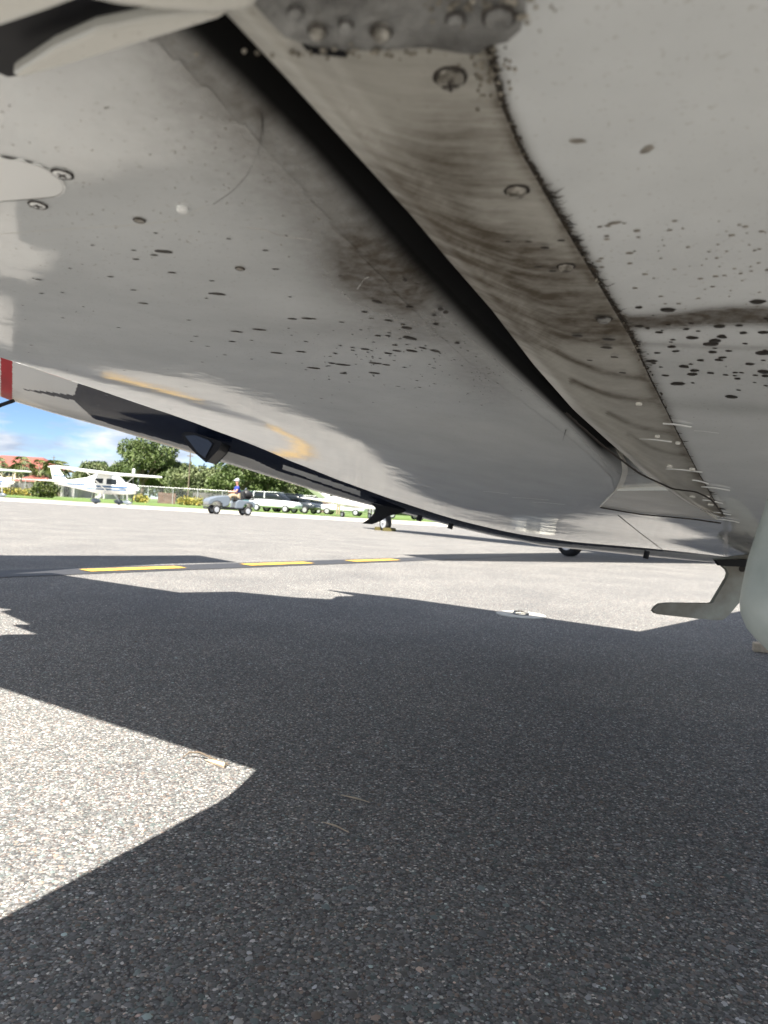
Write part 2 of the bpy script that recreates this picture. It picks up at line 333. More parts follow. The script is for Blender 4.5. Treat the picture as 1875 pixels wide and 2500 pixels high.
# ------------------------------------------------------------------ the aircraft overhead: lower skin as a smooth height field
ctrl = np.array([(0, .3, .77), (-.3, .4, .77), (.3, .4, .765), (.28, .6, .752), (-.515, .95, .775), (-.48, 1.15, .7725), (-.407, 1.65, .767), (-.277, 2.0, .73), (0, 2.3, .649),
    (.225, 2.4, .593), (.446, 2.45, .554), (.66, 2.45, .5355), (.925, 2.4, .528), (1.12, 2.25, .523), (.38, 1.0, .697), (.7, 1.5, .617), (.15, 1.0, .735), (.24, 1.6, .666), (.3, 2.0, .618), (.27, 1.0, .7125), (.43, 1.6, .641), (.53, 2.0, .594), (.76, 2.0, .577), (-.75, .46, .80), (-.9, -.9, .86), (1.0, -.9, .76), (0, -.9, .79),
    (1.2, 1.2, .575), (1.1, .5, .67), (-.02, 1.5, .716), (1.5, 2.1, .52), (-.38, .72, .7735)])
def _phi(r2): return np.where(r2 > 0, r2 * np.log(np.maximum(r2, 1e-12)), 0)
def tps(c):
    n = len(c); K = _phi(((c[:, None, :2] - c[None, :, :2]) ** 2).sum(-1)) + np.eye(n) * 2e-4
    P = np.c_[np.ones(n), c[:, :2]]; A = np.block([[K, P], [P.T, np.zeros((3, 3))]])
    return np.linalg.solve(A, np.r_[c[:, 2], np.zeros(3)])
W = tps(ctrl)
def z0(x, y):
    x, y = np.asarray(x, float), np.asarray(y, float); s = W[-3] + W[-2] * x + W[-1] * y
    for i in range(len(ctrl)): s = s + W[i] * _phi((x - ctrl[i, 0]) ** 2 + (y - ctrl[i, 1]) ** 2)
    return s
TT = np.concatenate([np.arange(.13, .8, .003), np.arange(.8, 3.4, .008)])
def S(px, py, dz=0.0):
    """points of the skin (lowered/raised by dz) met by the sight lines of the traced outline"""
    px, py = np.broadcast_arrays(np.asarray(px, float), np.asarray(py, float)); sh = px.shape
    X, Z = ray(px.ravel(), py.ravel()); t = TT[None]
    g = CH + Z[:, None] * t - (z0(X[:, None] * t, t) + np.broadcast_to(np.asarray(dz, float), sh).ravel()[:, None])
    hit = g > 0; i = np.where(hit.any(1), hit.argmax(1), g.argmax(1)); i0 = np.maximum(i - 1, 0); k = np.arange(len(i))
    g0, g1 = g[k, i0], g[k, i]; f = np.where(hit.any(1) & (i > 0), -g0 / np.where(g1 - g0 == 0, 1, g1 - g0), 1); d = TT[i0] + (TT[i] - TT[i0]) * np.clip(f, 0, 1)
    return np.stack([X * d, d, CH + Z * d], -1).reshape(sh + (3,))
# traced lines, x as a function of y
RA = np.array([(-400, 40), (0, 330), (110, 470), (230, 600), (370, 740), (520, 868), (640, 975), (770, 1100), (900, 1240), (1030, 1385), (1110, 1462), (1165, 1495), (1200, 1498)])
LIP = np.array([(-400, 210), (0, 520), (40, 560), (190, 700), (300, 800), (410, 900), (520, 1000), (640, 1100), (755, 1200), (890, 1303), (1000, 1400), (1090, 1500), (1180, 1608), (1235, 1690), (1262, 1762)])
SEAM = np.array([(-400, 1040), (0, 1150), (110, 1185), (250, 1222), (370, 1272), (470, 1330), (590, 1400), (720, 1478), (820, 1538), (930, 1590), (1050, 1650), (1150, 1702), (1220, 1742), (1264, 1772)])
def lx(T, y): return np.interp(y, T[:, 0], T[:, 1])
def smooth_line(T, y):
    return (lx(T, y - 25) + 2 * lx(T, y) + lx(T, y + 25)) / 4
EDGE = [(-.92, -.15), (-.80, .30), (-.75, .46), (-.515, .95), (-.48, 1.15), (-.455, 1.35), (-.407, 1.65), (-.277, 2.0), (-.15, 2.17), (0, 2.3), (.225, 2.4), (.446, 2.45), (.66, 2.46), (.925, 2.4), (1.12, 2.3), (1.5, 2.15)]
def arc(P, n, w=None):
    P = np.array(P, float); s = np.r_[0, np.cumsum(np.hypot(*(P[1:] - P[:-1]).T))]; q = np.linspace(0, s[-1], n)
    O = np.stack([np.interp(q, s, P[:, 0]), np.interp(q, s, P[:, 1])], -1)
    for _ in range(12): O[1:-1] = (O[:-2] + 2 * O[1:-1] + O[2:]) / 4
    return O
def seg_dist(P, L):
    d = np.full(len(P), 1e9)
    for a, b in zip(L[:-1], L[1:]):
        ab = b - a; t = np.clip(((P - a) @ ab) / (ab @ ab), 0, 1); d = np.minimum(d, np.hypot(*(P - (a + t[:, None] * ab)).T))
    return d
def inside(P, poly):
    r = np.zeros(len(P), bool); j = len(poly) - 1
    for i in range(len(poly)):
        a, b = poly[i], poly[j]; c = ((a[1] > P[:, 1]) != (b[1] > P[:, 1])) & (P[:, 0] < (b[0] - a[0]) * (P[:, 1] - a[1]) / ((b[1] - a[1]) or 1e-12) + a[0]); r ^= c; j = i
    return r
ss = lambda t: (lambda q: q * q * (3 - 2 * q))(np.clip(t, 0, 1))
yy = np.linspace(-400, 1200, 60)
pRA = S(smooth_line(RA, yy), yy)[:, :2]; ys_ = np.linspace(-400, 1258, 60); pSM = S(lx(SEAM, ys_), ys_)[:, :2]
ye = np.array([1212, 1222, 1240]); pEND = S([1512, 1560, 1680], [1214, 1226, 1245])[:, :2]
slotpoly = np.concatenate([pRA, pEND, pSM[::-1]])
rollline = np.concatenate([pRA, pEND])
def raise_(P):
    r = np.zeros(len(P)); m = inside(P, slotpoly)
    if m.any():
        q = P[m]; dA = seg_dist(q, rollline); dS = seg_dist(q, pSM); w = .014 + .012 * np.clip((q[:, 1] - .3) / 1.0, 0, 1)
        r[m] = .13 * ss(dA / (w * .95)) * ss(dS / .02)
    return r * 0
jet = thing('aircraft', 'pale grey aircraft whose oily scuffed underside fills the view overhead', 'aircraft', (0.6, 1.2, 0.0))
def blob(px, py, cx, cy, rx, ry, ang=0, p=1.0):
    a = R(ang); dx, dy = px - cx, py - cy; u = (dx * math.cos(a) + dy * math.sin(a)) / rx; v = (-dx * math.sin(a) + dy * math.cos(a)) / ry
    return np.exp(-(u * u + v * v) * p)
def set_attr(o, name, C):
    a = o.data.attributes.new(name, 'FLOAT_COLOR', 'POINT'); C = np.concatenate([np.clip(C, 0, 1), np.ones((len(C), 1))], 1)
    a.data.foreach_set('color', C.astype(np.float32).ravel())
def grid_faces(nr, nc, flip=False):
    i = np.arange(nr - 1)[:, None] * nc + np.arange(nc - 1)[None]; i = i.ravel(); F = np.stack([i, i + 1, i + nc + 1, i + nc], -1)
    return F[:, ::-1].copy() if flip else F
def skin_dirt_shade(px, py):
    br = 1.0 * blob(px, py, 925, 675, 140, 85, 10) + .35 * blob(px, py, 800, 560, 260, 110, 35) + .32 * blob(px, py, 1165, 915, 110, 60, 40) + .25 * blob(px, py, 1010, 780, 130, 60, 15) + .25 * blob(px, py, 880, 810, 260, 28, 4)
    br += .45 * blob(px, py, 500, 260, 330, 190, 25, 1.0) + .15 * blob(px, py, 150, 430, 220, 60, 0)  # grime film, also darkened for the shade on the upper skin
    br += .42 * np.exp(-((lx(RA, py) - px).clip(0) / 150) ** 2) * (px < lx(RA, py) + 60) * np.interp(py, [0, 650, 1000], [1.1, .9, .25])  # grime along the slot, deepened to paint in the shade beside it
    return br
def build_skin():
    nc, nr = 620, 640
    E = arc(EDGE, nc); Fp = arc([(.78, -.15), (.88, .4), (1.15, 1.1), (1.62, 2.0)], nc)
    v = np.linspace(0, 1, nr); v = v ** 1.15
    P = E[None] + v[:, None, None] * (Fp - E)[None]; P = P.reshape(-1, 2)
    rs = raise_(P); z = z0(P[:, 0], P[:, 1]) + rs
    V = np.c_[P, z]
    F = grid_faces(nr, nc); Pm0 = P; hole = inside(Pm0, slotpoly); hx, hy = np.full(len(P), 9e3), np.full(len(P), 9e3); kk = P[:, 1] > .1; hx[kk], hy[kk] = proj(np.c_[P, z][kk]); hw = np.interp(hy, [0, 900, 1100, 1180], [95, 80, 30, 0])
    hole |= (hy > -380) & (hy < 1170) & (hx > lx(RA, hy) - hw) & (hx < lx(RA, hy) + 20); hi_ = np.where(hole)[0]; dd = seg_dist(Pm0[hi_], np.concatenate([rollline, pSM[::-1]])); hole[hi_] &= (dd > .004) | (hx[hi_] < lx(LIP, hy[hi_]) - 10)
    hole &= Pm0[:, 1] < 1.45
    F = F[~hole[F].all(1)]
    # edge: rounded skirt and a lid so the skin has thickness
    n0 = len(V); ring = np.c_[E, z0(E[:, 0], E[:, 1])]; ctr = np.array([.6, .6])
    rings = []
    for k, (dz, inn) in enumerate(((.006, .0), (.02, .006), (.06, .05), (.17, .16), (.2, .9))):
        d = ctr - E; d /= np.linalg.norm(d, axis=1)[:, None]; rings.append(np.c_[E + d * inn, ring[:, 2] + dz])
    V = np.concatenate([V] + rings); Fs = [F]; prev = np.arange(nc)
    for k in range(5):
        cur = n0 + k * nc + np.arange(nc); Fs.append(np.stack([prev[:-1], cur[:-1], cur[1:], prev[1:]], -1)); prev = cur
    o = obj('belly_skin', V, np.concatenate(Fs), M['paint'], parent=jet, smooth=True, label='smooth grey-white lower skin, glossy and speckled')
    Q = V.copy(); ok = Q[:, 1] > .1; px, py = np.full(len(Q), 9e3), np.full(len(Q), 9e3); px[ok], py[ok] = proj(Q[ok])
    br = skin_dirt_shade(px, py)
    # grime trailing along the right-hand panel
    right = px > lx(SEAM, py) - 5
    line = 782 - (px - 1560) * .028 + 6 * np.sin(px / 60); br += right * (1.6 * np.exp(-((py - line) / (12 + (px - 1500).clip(0) * .02)) ** 2) + .5 * blob(px, py, 1720, 775, 200, 22, -1))
    br += right * (.3 * np.exp(-((py - 845 - 5 * np.sin(px / 90)) / 6) ** 2) + .22 * np.exp(-((py - (985 + (px - 1600) * .06)) / 16) ** 2) + .17 * blob(px, py, 1700, 880, 260, 80, 0))
    dseam = np.abs(px - lx(SEAM, py)); br += .9 * np.exp(-(dseam / np.interp(py, [0, 700, 850, 1250], [22, 24, 22, 7])) ** 2) * np.interp(py, [0, 1250], [1, .5])
    ch = .12 * blob(px, py, 350, 250, 400, 160, 0) + .25 * blob(px, py, 900, 650, 280, 200, 30) + right * .3 * (py < 700) * 1.0
    Pm = V[:, :2]; slot_shade = np.zeros(len(V)); mi = inside(Pm, slotpoly)
    slot_shade[mi] = ss((seg_dist(Pm[mi], rollline) - .0045) / (.008 + .006 * np.clip(Pm[mi, 1], 0, 1))) * np.interp(Pm[mi, 1], [.85, 1.12], [1, .25])  # black painted in for the shade inside the slot
    set_attr(o, 'dirt_shade', np.stack([br, slot_shade, ch], -1)); return o
skin = build_skin()
def build_fairing():
    ys = np.concatenate([np.linspace(-400, 0, 30)[:-1], np.linspace(0, 1262, 420)]); n = len(ys)
    xl, xs = lx(LIP, ys), lx(SEAM, ys); w = np.maximum(xs - xl, 4.0)
    for _ in range(10): xl[1:-1] = (xl[:-2] + 2 * xl[1:-1] + xl[2:]) / 4
    fr = [0, .035, .09, .18, .32, .5, .7, .9, .985, 1.0]
    dz = [-.004, -.012, -.017, -.0145, -.0075, -.0045, -.0035, -.003, -.0022, .001]
    taper = np.interp(ys, [-400, 800, 1262], [1.0, 1.0, .35])
    rows = []
    lipP = S(xl, ys, .0)
    rows += [lipP + np.array([.03, .0, .05]), lipP + np.array([.008, 0, .025]), lipP + np.array([.001, 0, .008])]
    for f, d in zip(fr, dz): rows.append(S(xl + w * f, ys, np.full(n, d) * taper))
    C = np.stack(rows, 1)                                 # n x k x 3
    # catmull-rom refine across
    k = C.shape[1]; T = np.linspace(0, k - 1.001, 90); i = T.astype(int); f = (T - i)[None, :, None]
    P0, P1, P2, P3 = C[:, np.maximum(i - 1, 0)], C[:, i], C[:, np.minimum(i + 1, k - 1)], C[:, np.minimum(i + 2, k - 1)]
    V = .5 * ((2 * P1) + (-P0 + P2) * f + (2 * P0 - 5 * P1 + 4 * P2 - P3) * f ** 2 + (-P0 + 3 * P1 - 3 * P2 + P3) * f ** 3)
    V = V.reshape(-1, 3)
    o = obj('fairing_lip', V, grid_faces(n, 90), M['fairing'], parent=jet, smooth=True, label='rolled fairing lip streaked with brown grime')
    px, py = proj(V); sfr = np.repeat(T[None], n, 0).ravel()
    br = 1.6 * blob(px, py, 1320, 742, 200, 62, 8) + 1.2 * blob(px, py, 1210, 700, 60, 150, -42) + .5 * blob(px, py, 1250, 600, 150, 40, 5) + .55 * blob(px, py, 1180, 680, 60, 150, -45) + .5 * blob(px, py, 1420, 800, 120, 16, 3) + .55 * blob(px, py, 1330, 650, 140, 16, 0)
    br += .42 + .5 * blob(px, py, 1100, 420, 180, 160, 0) + .3 * blob(px, py, 980, 480, 40, 190, -42)
    for (x0_, y0_, x1_, y1_, wd, st) in ((1180, 690, 1560, 840, 9, .9), (1330, 840, 1590, 922, 8, .8), (1400, 930, 1610, 978, 8, .85), (1490, 1010, 1660, 1056, 7, .7), (1540, 1060, 1680, 1110, 5, .5)):
        t = np.clip((px - x0_) / (x1_ - x0_), 0, 1); yl = y0_ + (y1_ - y0_) * (1 - (1 - t) ** 2.2); br += .6 * st * np.exp(-((py - yl) / wd) ** 2) * ((px > x0_ - 10) & (px < x1_ + 60))
    ds = np.abs(px - lx(SEAM, py)); br += .5 * np.exp(-(ds / 22) ** 2)
    so_ = 1 - ss((sfr - 1.6) / 1.0)  # inner lip wall painted black for the slot's shade
    ch = .7 * np.exp(-((py - 300) / 420) ** 2) + .1
    set_attr(o, 'dirt_shade', np.stack([br, so_, ch * .5], -1))
    yv = np.repeat(ys[:, None], 90, 1).ravel(); fx = (px - np.repeat(xl[:, None], 90, 1).ravel()) / np.repeat(w[:, None], 90, 1).ravel(); fx = np.clip(fx, -.1, 1)
    vf = yv + 260 * np.clip(.55 - fx, 0, 1) ** 1.6; C = np.stack([fx * 1.6, vf * .035, 0 * vf, 1 + 0 * vf], -1)
    at_ = o.data.attributes.new('flow', 'FLOAT_VECTOR', 'POINT'); at_.data.foreach_set('vector', C[:, :3].astype(np.float32).ravel()); return o
fairing = build_fairing()
def build_slot():
    ys = np.concatenate([np.linspace(-400, 0, 30)[:-1], np.linspace(0, 1200, 300)]); n = len(ys); xa = smooth_line(RA, ys); xb = lx(LIP, ys)
    for _ in range(12): xa[1:-1] = (xa[:-2] + 2 * xa[1:-1] + xa[2:]) / 4
    fr = np.linspace(-1.35, 1.25, 90); prof = np.interp(fr, [-1.35, -1.1, -.8, -.5, -.2, 0, .25, .5, .75, 1.0, 1.25], [-.0002, -.0001, .0001, .0006, .0018, .0032, .0058, .009, .0125, .016, .022])
    for _ in range(6): prof[1:-1] = (prof[:-2] + 2 * prof[1:-1] + prof[2:]) / 4
    dep = np.interp(ys, [-400, 900, 1080, 1200], [1, 1, .7, .15]); WL = np.interp(ys, [0, 900, 1100, 1180, 1200], [120, 105, 50, 20, 14])
    PX = np.where(fr[None] < 0, xa[:, None] + WL[:, None] * fr[None], xa[:, None] + (xb - xa)[:, None] * fr[None]); PY = np.broadcast_to(ys[:, None], PX.shape); dz = prof[None] * np.where(prof[None] > 0, dep[:, None], 1)
    V = S(PX, PY, dz).reshape(-1, 3)
    o = obj('shaded_slot', V, grid_faces(n, 90), M['paint'], parent=jet, smooth=True, label='channel running diagonally across the underside, its inner shade painted black')
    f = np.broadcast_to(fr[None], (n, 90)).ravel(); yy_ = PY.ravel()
    slot_shade = ss((f + .28) / .7) * np.interp(yy_, [1090, 1185], [1, .12])  # blackens towards the lip, standing in for shade in the slot
    set_attr(o, 'dirt_shade', np.stack([skin_dirt_shade(PX.ravel(), yy_), slot_shade, np.zeros_like(f)], -1)); return o
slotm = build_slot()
nose = np.array([(1500, 1092), (1516, 1120), (1520, 1148), (1512, 1178), (1494, 1208), (1462, 1238)], float); lipc = np.array([(1512, 1096), (1560, 1140), (1602, 1172), (1640, 1198), (1676, 1222), (1706, 1240)], float)
q = np.linspace(0, 5, 40); na = np.stack([np.interp(q, range(6), nose[:, k]) for k in (0, 1)], -1); lb = np.stack([np.interp(q, range(6), lipc[:, k]) for k in (0, 1)], -1)
for A_ in (na, lb):
    for _ in range(5): A_[1:-1] = (A_[:-2] + 2 * A_[1:-1] + A_[2:]) / 4
ff = np.linspace(0, 1, 16); PW = na[:, None] + (lb - na)[:, None] * ff[None, :, None]; dzw = np.broadcast_to((-.0015 + .010 * np.sin(ff * math.pi) ** 1.0)[None], PW.shape[:2])
webm = obj('channel_end', S(PW[..., 0], PW[..., 1], dzw).reshape(-1, 3), grid_faces(40, 16), M['fairing'], parent=jet, smooth=True, label='pale saddle closing the far end of the channel')
# end plate closing the slot
P = S([1506, 1640, 1700, 1752, 1690, 1560, 1466], [1198, 1197, 1238, 1270, 1264, 1252, 1237], -.004)
pl = [tuple(p) for p in P]; V = pl + [(x, y, z + .01) for x, y, z in pl]; n = len(pl)
plate = obj('end_plate', V, [tuple(range(n))[::-1], tuple(range(n, 2 * n))] + [(i, (i + 1) % n, n + (i + 1) % n, n + i) for i in range(n)], M['fairing'], parent=jet, world=False)
# unseen lid added over the lower skin to keep sun out of the slot
Eu = arc(EDGE, 60); Fu = arc([(.78, -.15), (.88, .4), (1.15, 1.1), (1.62, 2.0)], 60); v_ = np.linspace(0, 1, 24); Pu = (Eu[None] + (v_ * .98 + .01)[:, None, None] * (Fu - Eu)[None]).reshape(-1, 2)
Vu = np.c_[Pu, z0(Pu[:, 0], Pu[:, 1]) + .195]; Fl = grid_faces(24, 60, True); nb_ = len(Vu); low = np.c_[Pu, z0(Pu[:, 0], Pu[:, 1]) + .001]; side = []
def wallq(idx):
    for a_, b_ in zip(idx[:-1], idx[1:]): side.append((a_, b_, nb_ + b_, nb_ + a_))
wallq([23 * 60 + i for i in range(60)]); wallq([i * 60 for i in range(24)]); wallq([i * 60 + 59 for i in range(24)]); wallq(list(range(60)))
upper = obj('sun_lid', np.concatenate([Vu, low]), np.concatenate([Fl, np.array(side)]), M['white'], parent=jet)
# world -> local for the parts of the jet
def localise(o):
    off = np.array(jet.location); me = o.data; c = np.empty(len(me.vertices) * 3, np.float32); me.vertices.foreach_get('co', c); c = c.reshape(-1, 3) - off.astype(np.float32); me.vertices.foreach_set('co', c.ravel()); me.update(); return o
for o in (skin, fairing, plate, slotm, webm, upper): localise(o)
def jpart(name, V, F, m, parent=jet, **k):
    o = obj(name, V, F, m, parent=parent, **k); return localise(o)
def ribbon(pxs, pys, w, dz, name, m, jitter=0, parent=jet, kind=None, n=None, label=None):
    """line of sealant / gap lying on the skin, w in metres"""
    P = S(pxs, pys, dz); d = np.gradient(P, axis=0); d /= np.linalg.norm(d, axis=1)[:, None] + 1e-9; s = np.stack([d[:, 1], -d[:, 0], np.zeros(len(P))], -1)
    w = np.broadcast_to(np.asarray(w, float), (len(P),)); wa = w * (1 + jitter * rng.normal(0, 1, len(P))).clip(.15, 3); wb = w * (1 + jitter * rng.normal(0, 1, len(P))).clip(.15, 3)
    low = P - np.array([0, 0, 1]) * (w * .2)[:, None]
    V = np.stack([P + s * wa[:, None] + [0, 0, .002], low, P - s * wb[:, None] + [0, 0, .002]], 1).reshape(-1, 3)
    return jpart(name, V, grid_faces(len(P), 3, True), m, parent=parent, smooth=True, kind=kind, label=label)
# sealant along the seam, hairs and crust
ysm = np.linspace(90, 1262, 900)
wseam = np.interp(ysm, [90, 200, 330, 420, 520, 700, 790, 830, 880, 1000, 1262], [.0038, .0032, .0020, .0028, .0018, .0028, .0040, .0045, .0019, .0012, .0013])
ribbon(lx(SEAM, ysm), ysm, wseam, -.0008, 'seam_sealant', M['sealant'], jitter=.45, kind='stuff')
def bits(name, n, m, yr, spread, size, seed, hair=False):
    r = np.random.default_rng(seed); y = r.uniform(*yr, n); x = lx(SEAM, y) + r.normal(spread[0], spread[1], n) * np.interp(y, [0, 1250], [1.2, .5])
    P = S(x, y, -.001); k = P[:, 1] ; V, F = [], []
    for i in range(n):
        s = size * r.gamma(4, .25) * (.5 + P[i, 1])
        if hair:
            a = r.normal(.25, .5) ; L = s * 5; q = [P[i], P[i] + np.array([math.cos(a) * L * .6, math.sin(a) * L * .6, -.0006]), P[i] + np.array([math.cos(a) * L, math.sin(a + r.normal(0, .4)) * L, -.0002])]
            v, f = tube(q, [s * .28, s * .2, s * .06], 4)
        else:
            j = r.uniform(.6, 1.3, (6, 3)) * s; v = [P[i] + j[0] * (1, 0, 0), P[i] - j[1] * (1, 0, 0), P[i] + j[2] * (0, 1, 0), P[i] - j[3] * (0, 1, 0), P[i] + j[4] * (0, 0, .6), P[i] - j[5] * (0, 0, .9)]
            f = [(0, 2, 5), (2, 1, 5), (1, 3, 5), (3, 0, 5), (2, 0, 4), (1, 2, 4), (3, 1, 4), (0, 3, 4)]
        b = len(V); V += [tuple(p) for p in v]; F += [tuple(t + b for t in q) for q in f]
    return jpart(name, V, F, m, kind='stuff')
bits('sealant_crumbs', 500, M['sealant'], (60, 1000), (2, 7), .0007, 3)
bits('paint_crust', 300, M['crust'], (60, 900), (-8, 6), .0009, 4)
bits('dirt_fibres', 420, M['sealant'], (450, 860), (5, 4), .0007, 5, hair=True)
bits('dirt_fibre_tails', 60, M['sealant'], (830, 1250), (0, 2), .0008, 6, hair=True)
# fasteners
def disc_frame(px, py, dz=-.0005):
    p = S(px, py, dz); e = .01; nx = (z0(p[0] + e, p[1]) - z0(p[0] - e, p[1])) / (2 * e); ny = (z0(p[0], p[1] + e) - z0(p[0], p[1] - e)) / (2 * e)
    return Vector(p), Vector((nx, ny, -1)).normalized()
def screw(px, py, r, cross=True, bump=0.0, m='bright', ring=True, dz=-.0005):
    p, nrm = disc_frame(px, py, dz); a = nrm.orthogonal().normalized(); b = nrm.cross(a)
    prof = [(r * 1.0, -.001), (r, .0006 + bump * .4), (r * .72, .0009 + bump), (r * .3, .0008 + bump * 1.15)]; V, F = [], []; n = 20
    for rr, h in prof:
        for k in range(n): t = 2 * math.pi * k / n; V.append(tuple(p + nrm * h + a * (rr * math.cos(t)) + b * (rr * math.sin(t))))
    for i in range(3):
        for k in range(n): F.append((i * n + k, i * n + (k + 1) % n, (i + 1) * n + (k + 1) % n, (i + 1) * n + k))
    F.append(tuple(range(3 * n, 4 * n)))
    s = jpart('screw', V, F, M[m], smooth=True)
    if ring:
        V, F = [], []
        for j, (rr, h) in enumerate(((r * 1.02, .0002), (r * 1.12, .0008), (r * 1.28, .0002))):
            for k in range(n): t = 2 * math.pi * k / n; q = rr * (1 + random.uniform(-.05, .05)); V.append(tuple(p + nrm * h + a * (q * math.cos(t)) + b * (q * math.sin(t))))
        for j in range(2):
            for k in range(n): F.append((j * n + k, j * n + (k + 1) % n, (j + 1) * n + (k + 1) % n, (j + 1) * n + k))
        localise_o = obj('ring', V, F, M['gap'], parent=s); localise(localise_o)
    if cross:
        V, F = [], []; rot = random.uniform(0, 1.5)
        for g in (0, 1):
            u = a * math.cos(rot + g * math.pi / 2) + b * math.sin(rot + g * math.pi / 2); w = nrm.cross(u); L, wd = r * .62, r * .13; h0 = nrm * (.0011 + bump * 1.2 + g * .0001)
            n_ = len(V); V += [tuple(p + h0 + u * L + w * wd), tuple(p + h0 - u * L + w * wd), tuple(p + h0 - u * L - w * wd), tuple(p + h0 + u * L - w * wd)]; F.append((n_, n_ + 1, n_ + 2, n_ + 3))
        localise(obj('recess', V, F, M['gap'], parent=s))
    return s
for a in ((152, 425, .0046), (92, 500, .0044)): screw(*a, m='white')
screw(340, 537, .0030, cross=False, m='fairing' if False else 'bright'); screw(445, 510, .0033, cross=False, bump=.0012, m='white', ring=False); screw(586, 655, .0028, cross=False, m='oilthin')
for (x, y, r) in ((1100, 188, .0052), (1262, 465, .0052), (1382, 650, .0046), (1475, 778, .005)): screw(x, y, r, cross=(y < 300), bump=.0022, m='bright' if y < 700 else 'metal', dz=-.0034)
for (x, y, r) in ((1358, 816, .004), (1560, 985, .0035), (1605, 1065, .0032), (1655, 1081, .003), (1635, 1138, .004), (1690, 1145, .004), (1725, 1212, .005), (1735, 1232, .005), (1690, 1212, .005)): screw(x, y, r, cross=False, bump=.0016, m='fairing', ring=False, dz=-.0028)
# access panel and thin gaps
ap = np.array([(-260, 370), (-60, 378), (0, 385), (50, 393), (95, 406), (130, 424), (152, 443), (161, 458), (157, 471), (142, 480), (100, 484), (0, 492), (-120, 502), (-260, 512)], float)
P = S(ap[:, 0], ap[:, 1], -.0012); pl = [tuple(p) for p in P]; n = len(pl)
jpart('access_panel', pl + [(x, y, z + .003) for x, y, z in pl], [tuple(range(n)), tuple(range(n, 2 * n))[::-1]] + [(i, n + i, n + (i + 1) % n, (i + 1) % n) for i in range(n)], M['white'], label='small rounded access panel at the left')
def dense(pts, n=60):
    pts = np.array(pts, float); s = np.r_[0, np.cumsum(np.hypot(*(pts[1:] - pts[:-1]).T))]; q = np.linspace(0, s[-1], n); x, y = np.interp(q, s, pts[:, 0]), np.interp(q, s, pts[:, 1])
    for _ in range(6): x[1:-1] = (x[:-2] + 2 * x[1:-1] + x[2:]) / 4; y[1:-1] = (y[:-2] + 2 * y[1:-1] + y[2:]) / 4
    return x, y
ribbon(*dense(ap[1:-1]), np.interp(np.linspace(0, 1, 60), [0, .35, .55, .7, 1], [.0003, .0004, .0012, .0014, .0012]), -.0012, 'panel_gap', M['gap'], jitter=.15)
ribbon(*dense([(638, 280), (641, 320), (632, 370), (606, 425), (570, 465), (520, 500)]), .00022, -.0002, 'panel_gap', M['gap'])
ribbon(*dense([(0, 572), (120, 562), (300, 552), (420, 540), (500, 505)]), .0003, -.0002, 'panel_gap', M['fairing'])
ribbon(*dense([(1380, 1010), (1470, 1090), (1560, 1158), (1640, 1195), (1700, 1202), (1738, 1222), (1764, 1258)], 100), .0016, -.012, 'panel_gap', M['gap'], jitter=.2)
ribbon(*dense([(1508, 1258), (1560, 1300), (1620, 1345)], 60), .0012, -.001, 'panel_gap', M['gap'], jitter=.3)
ribbon(*dense([(1466, 1240), (1560, 1256), (1690, 1268), (1760, 1278)], 80), .004, -.006, 'panel_gap', M['sealant'], jitter=.5)
# oil droplets, round on the skin
def spots(name, lst, m, dz=-.0004):
    V, F = [], []
    for (x, y, r, el, an) in lst:
        p, nrm = disc_frame(x, y, dz); n_ = len(V); k = 12; ca, sa = math.cos(an), math.sin(an)
        V.append(tuple(p - Vector((0, 0, .0003))))
        for i in range(k):
            t = 2 * math.pi * i / k; q = r * random.uniform(.85, 1.12); u, v = q * math.cos(t) * el, q * math.sin(t); X_, Y_ = p.x + u * ca - v * sa, p.y + u * sa + v * ca
            V.append((X_, Y_, float(z0(X_, Y_)) + dz))
        F += [(n_, n_ + 1 + (i + 1) % k, n_ + 1 + i) for i in range(k)]
    return jpart(name, V, F, m, kind='stuff')
big = [(1755, 797, 6), (1745, 762 + 70, 5.5), (1690, 825, 4.5), (1763, 823, 4.3), (1735, 840, 6), (1640, 847, 5), (1650, 858, 3.5), (1740, 860, 5), (1850, 737, 5), (1630, 757, 6), (1605, 862, 3), (1590, 882, 4.5), (1670, 895, 5), (1695, 905, 5),
       (1690, 914, 5), (1735, 911, 4), (1755, 879, 4), (1765, 873, 3), (1865, 862, 6), (1830, 889, 5), (1815, 813, 4), (1805, 795, 3), (1865, 812, 4), (1710, 880, 3), (1675, 804, 3), (1610, 812, 3), (1560, 797, 4), (1625, 917, 4), (1800, 925, 3), (1795, 910, 3),
       (1865, 908, 5), (1870, 918, 4), (1655, 937, 7), (1785, 969, 6), (1490, 830, 6), (1480, 851, 5), (1460, 775, 4), (1560, 751, 3), (1643, 830, 2.5), (1890, 800, 5), (1900, 850, 6)]
L1 = [(x, y, r * .00085 * random.uniform(.8, 1.1), random.uniform(.9, 1.4), random.uniform(-.5, .5)) for x, y, r in big]
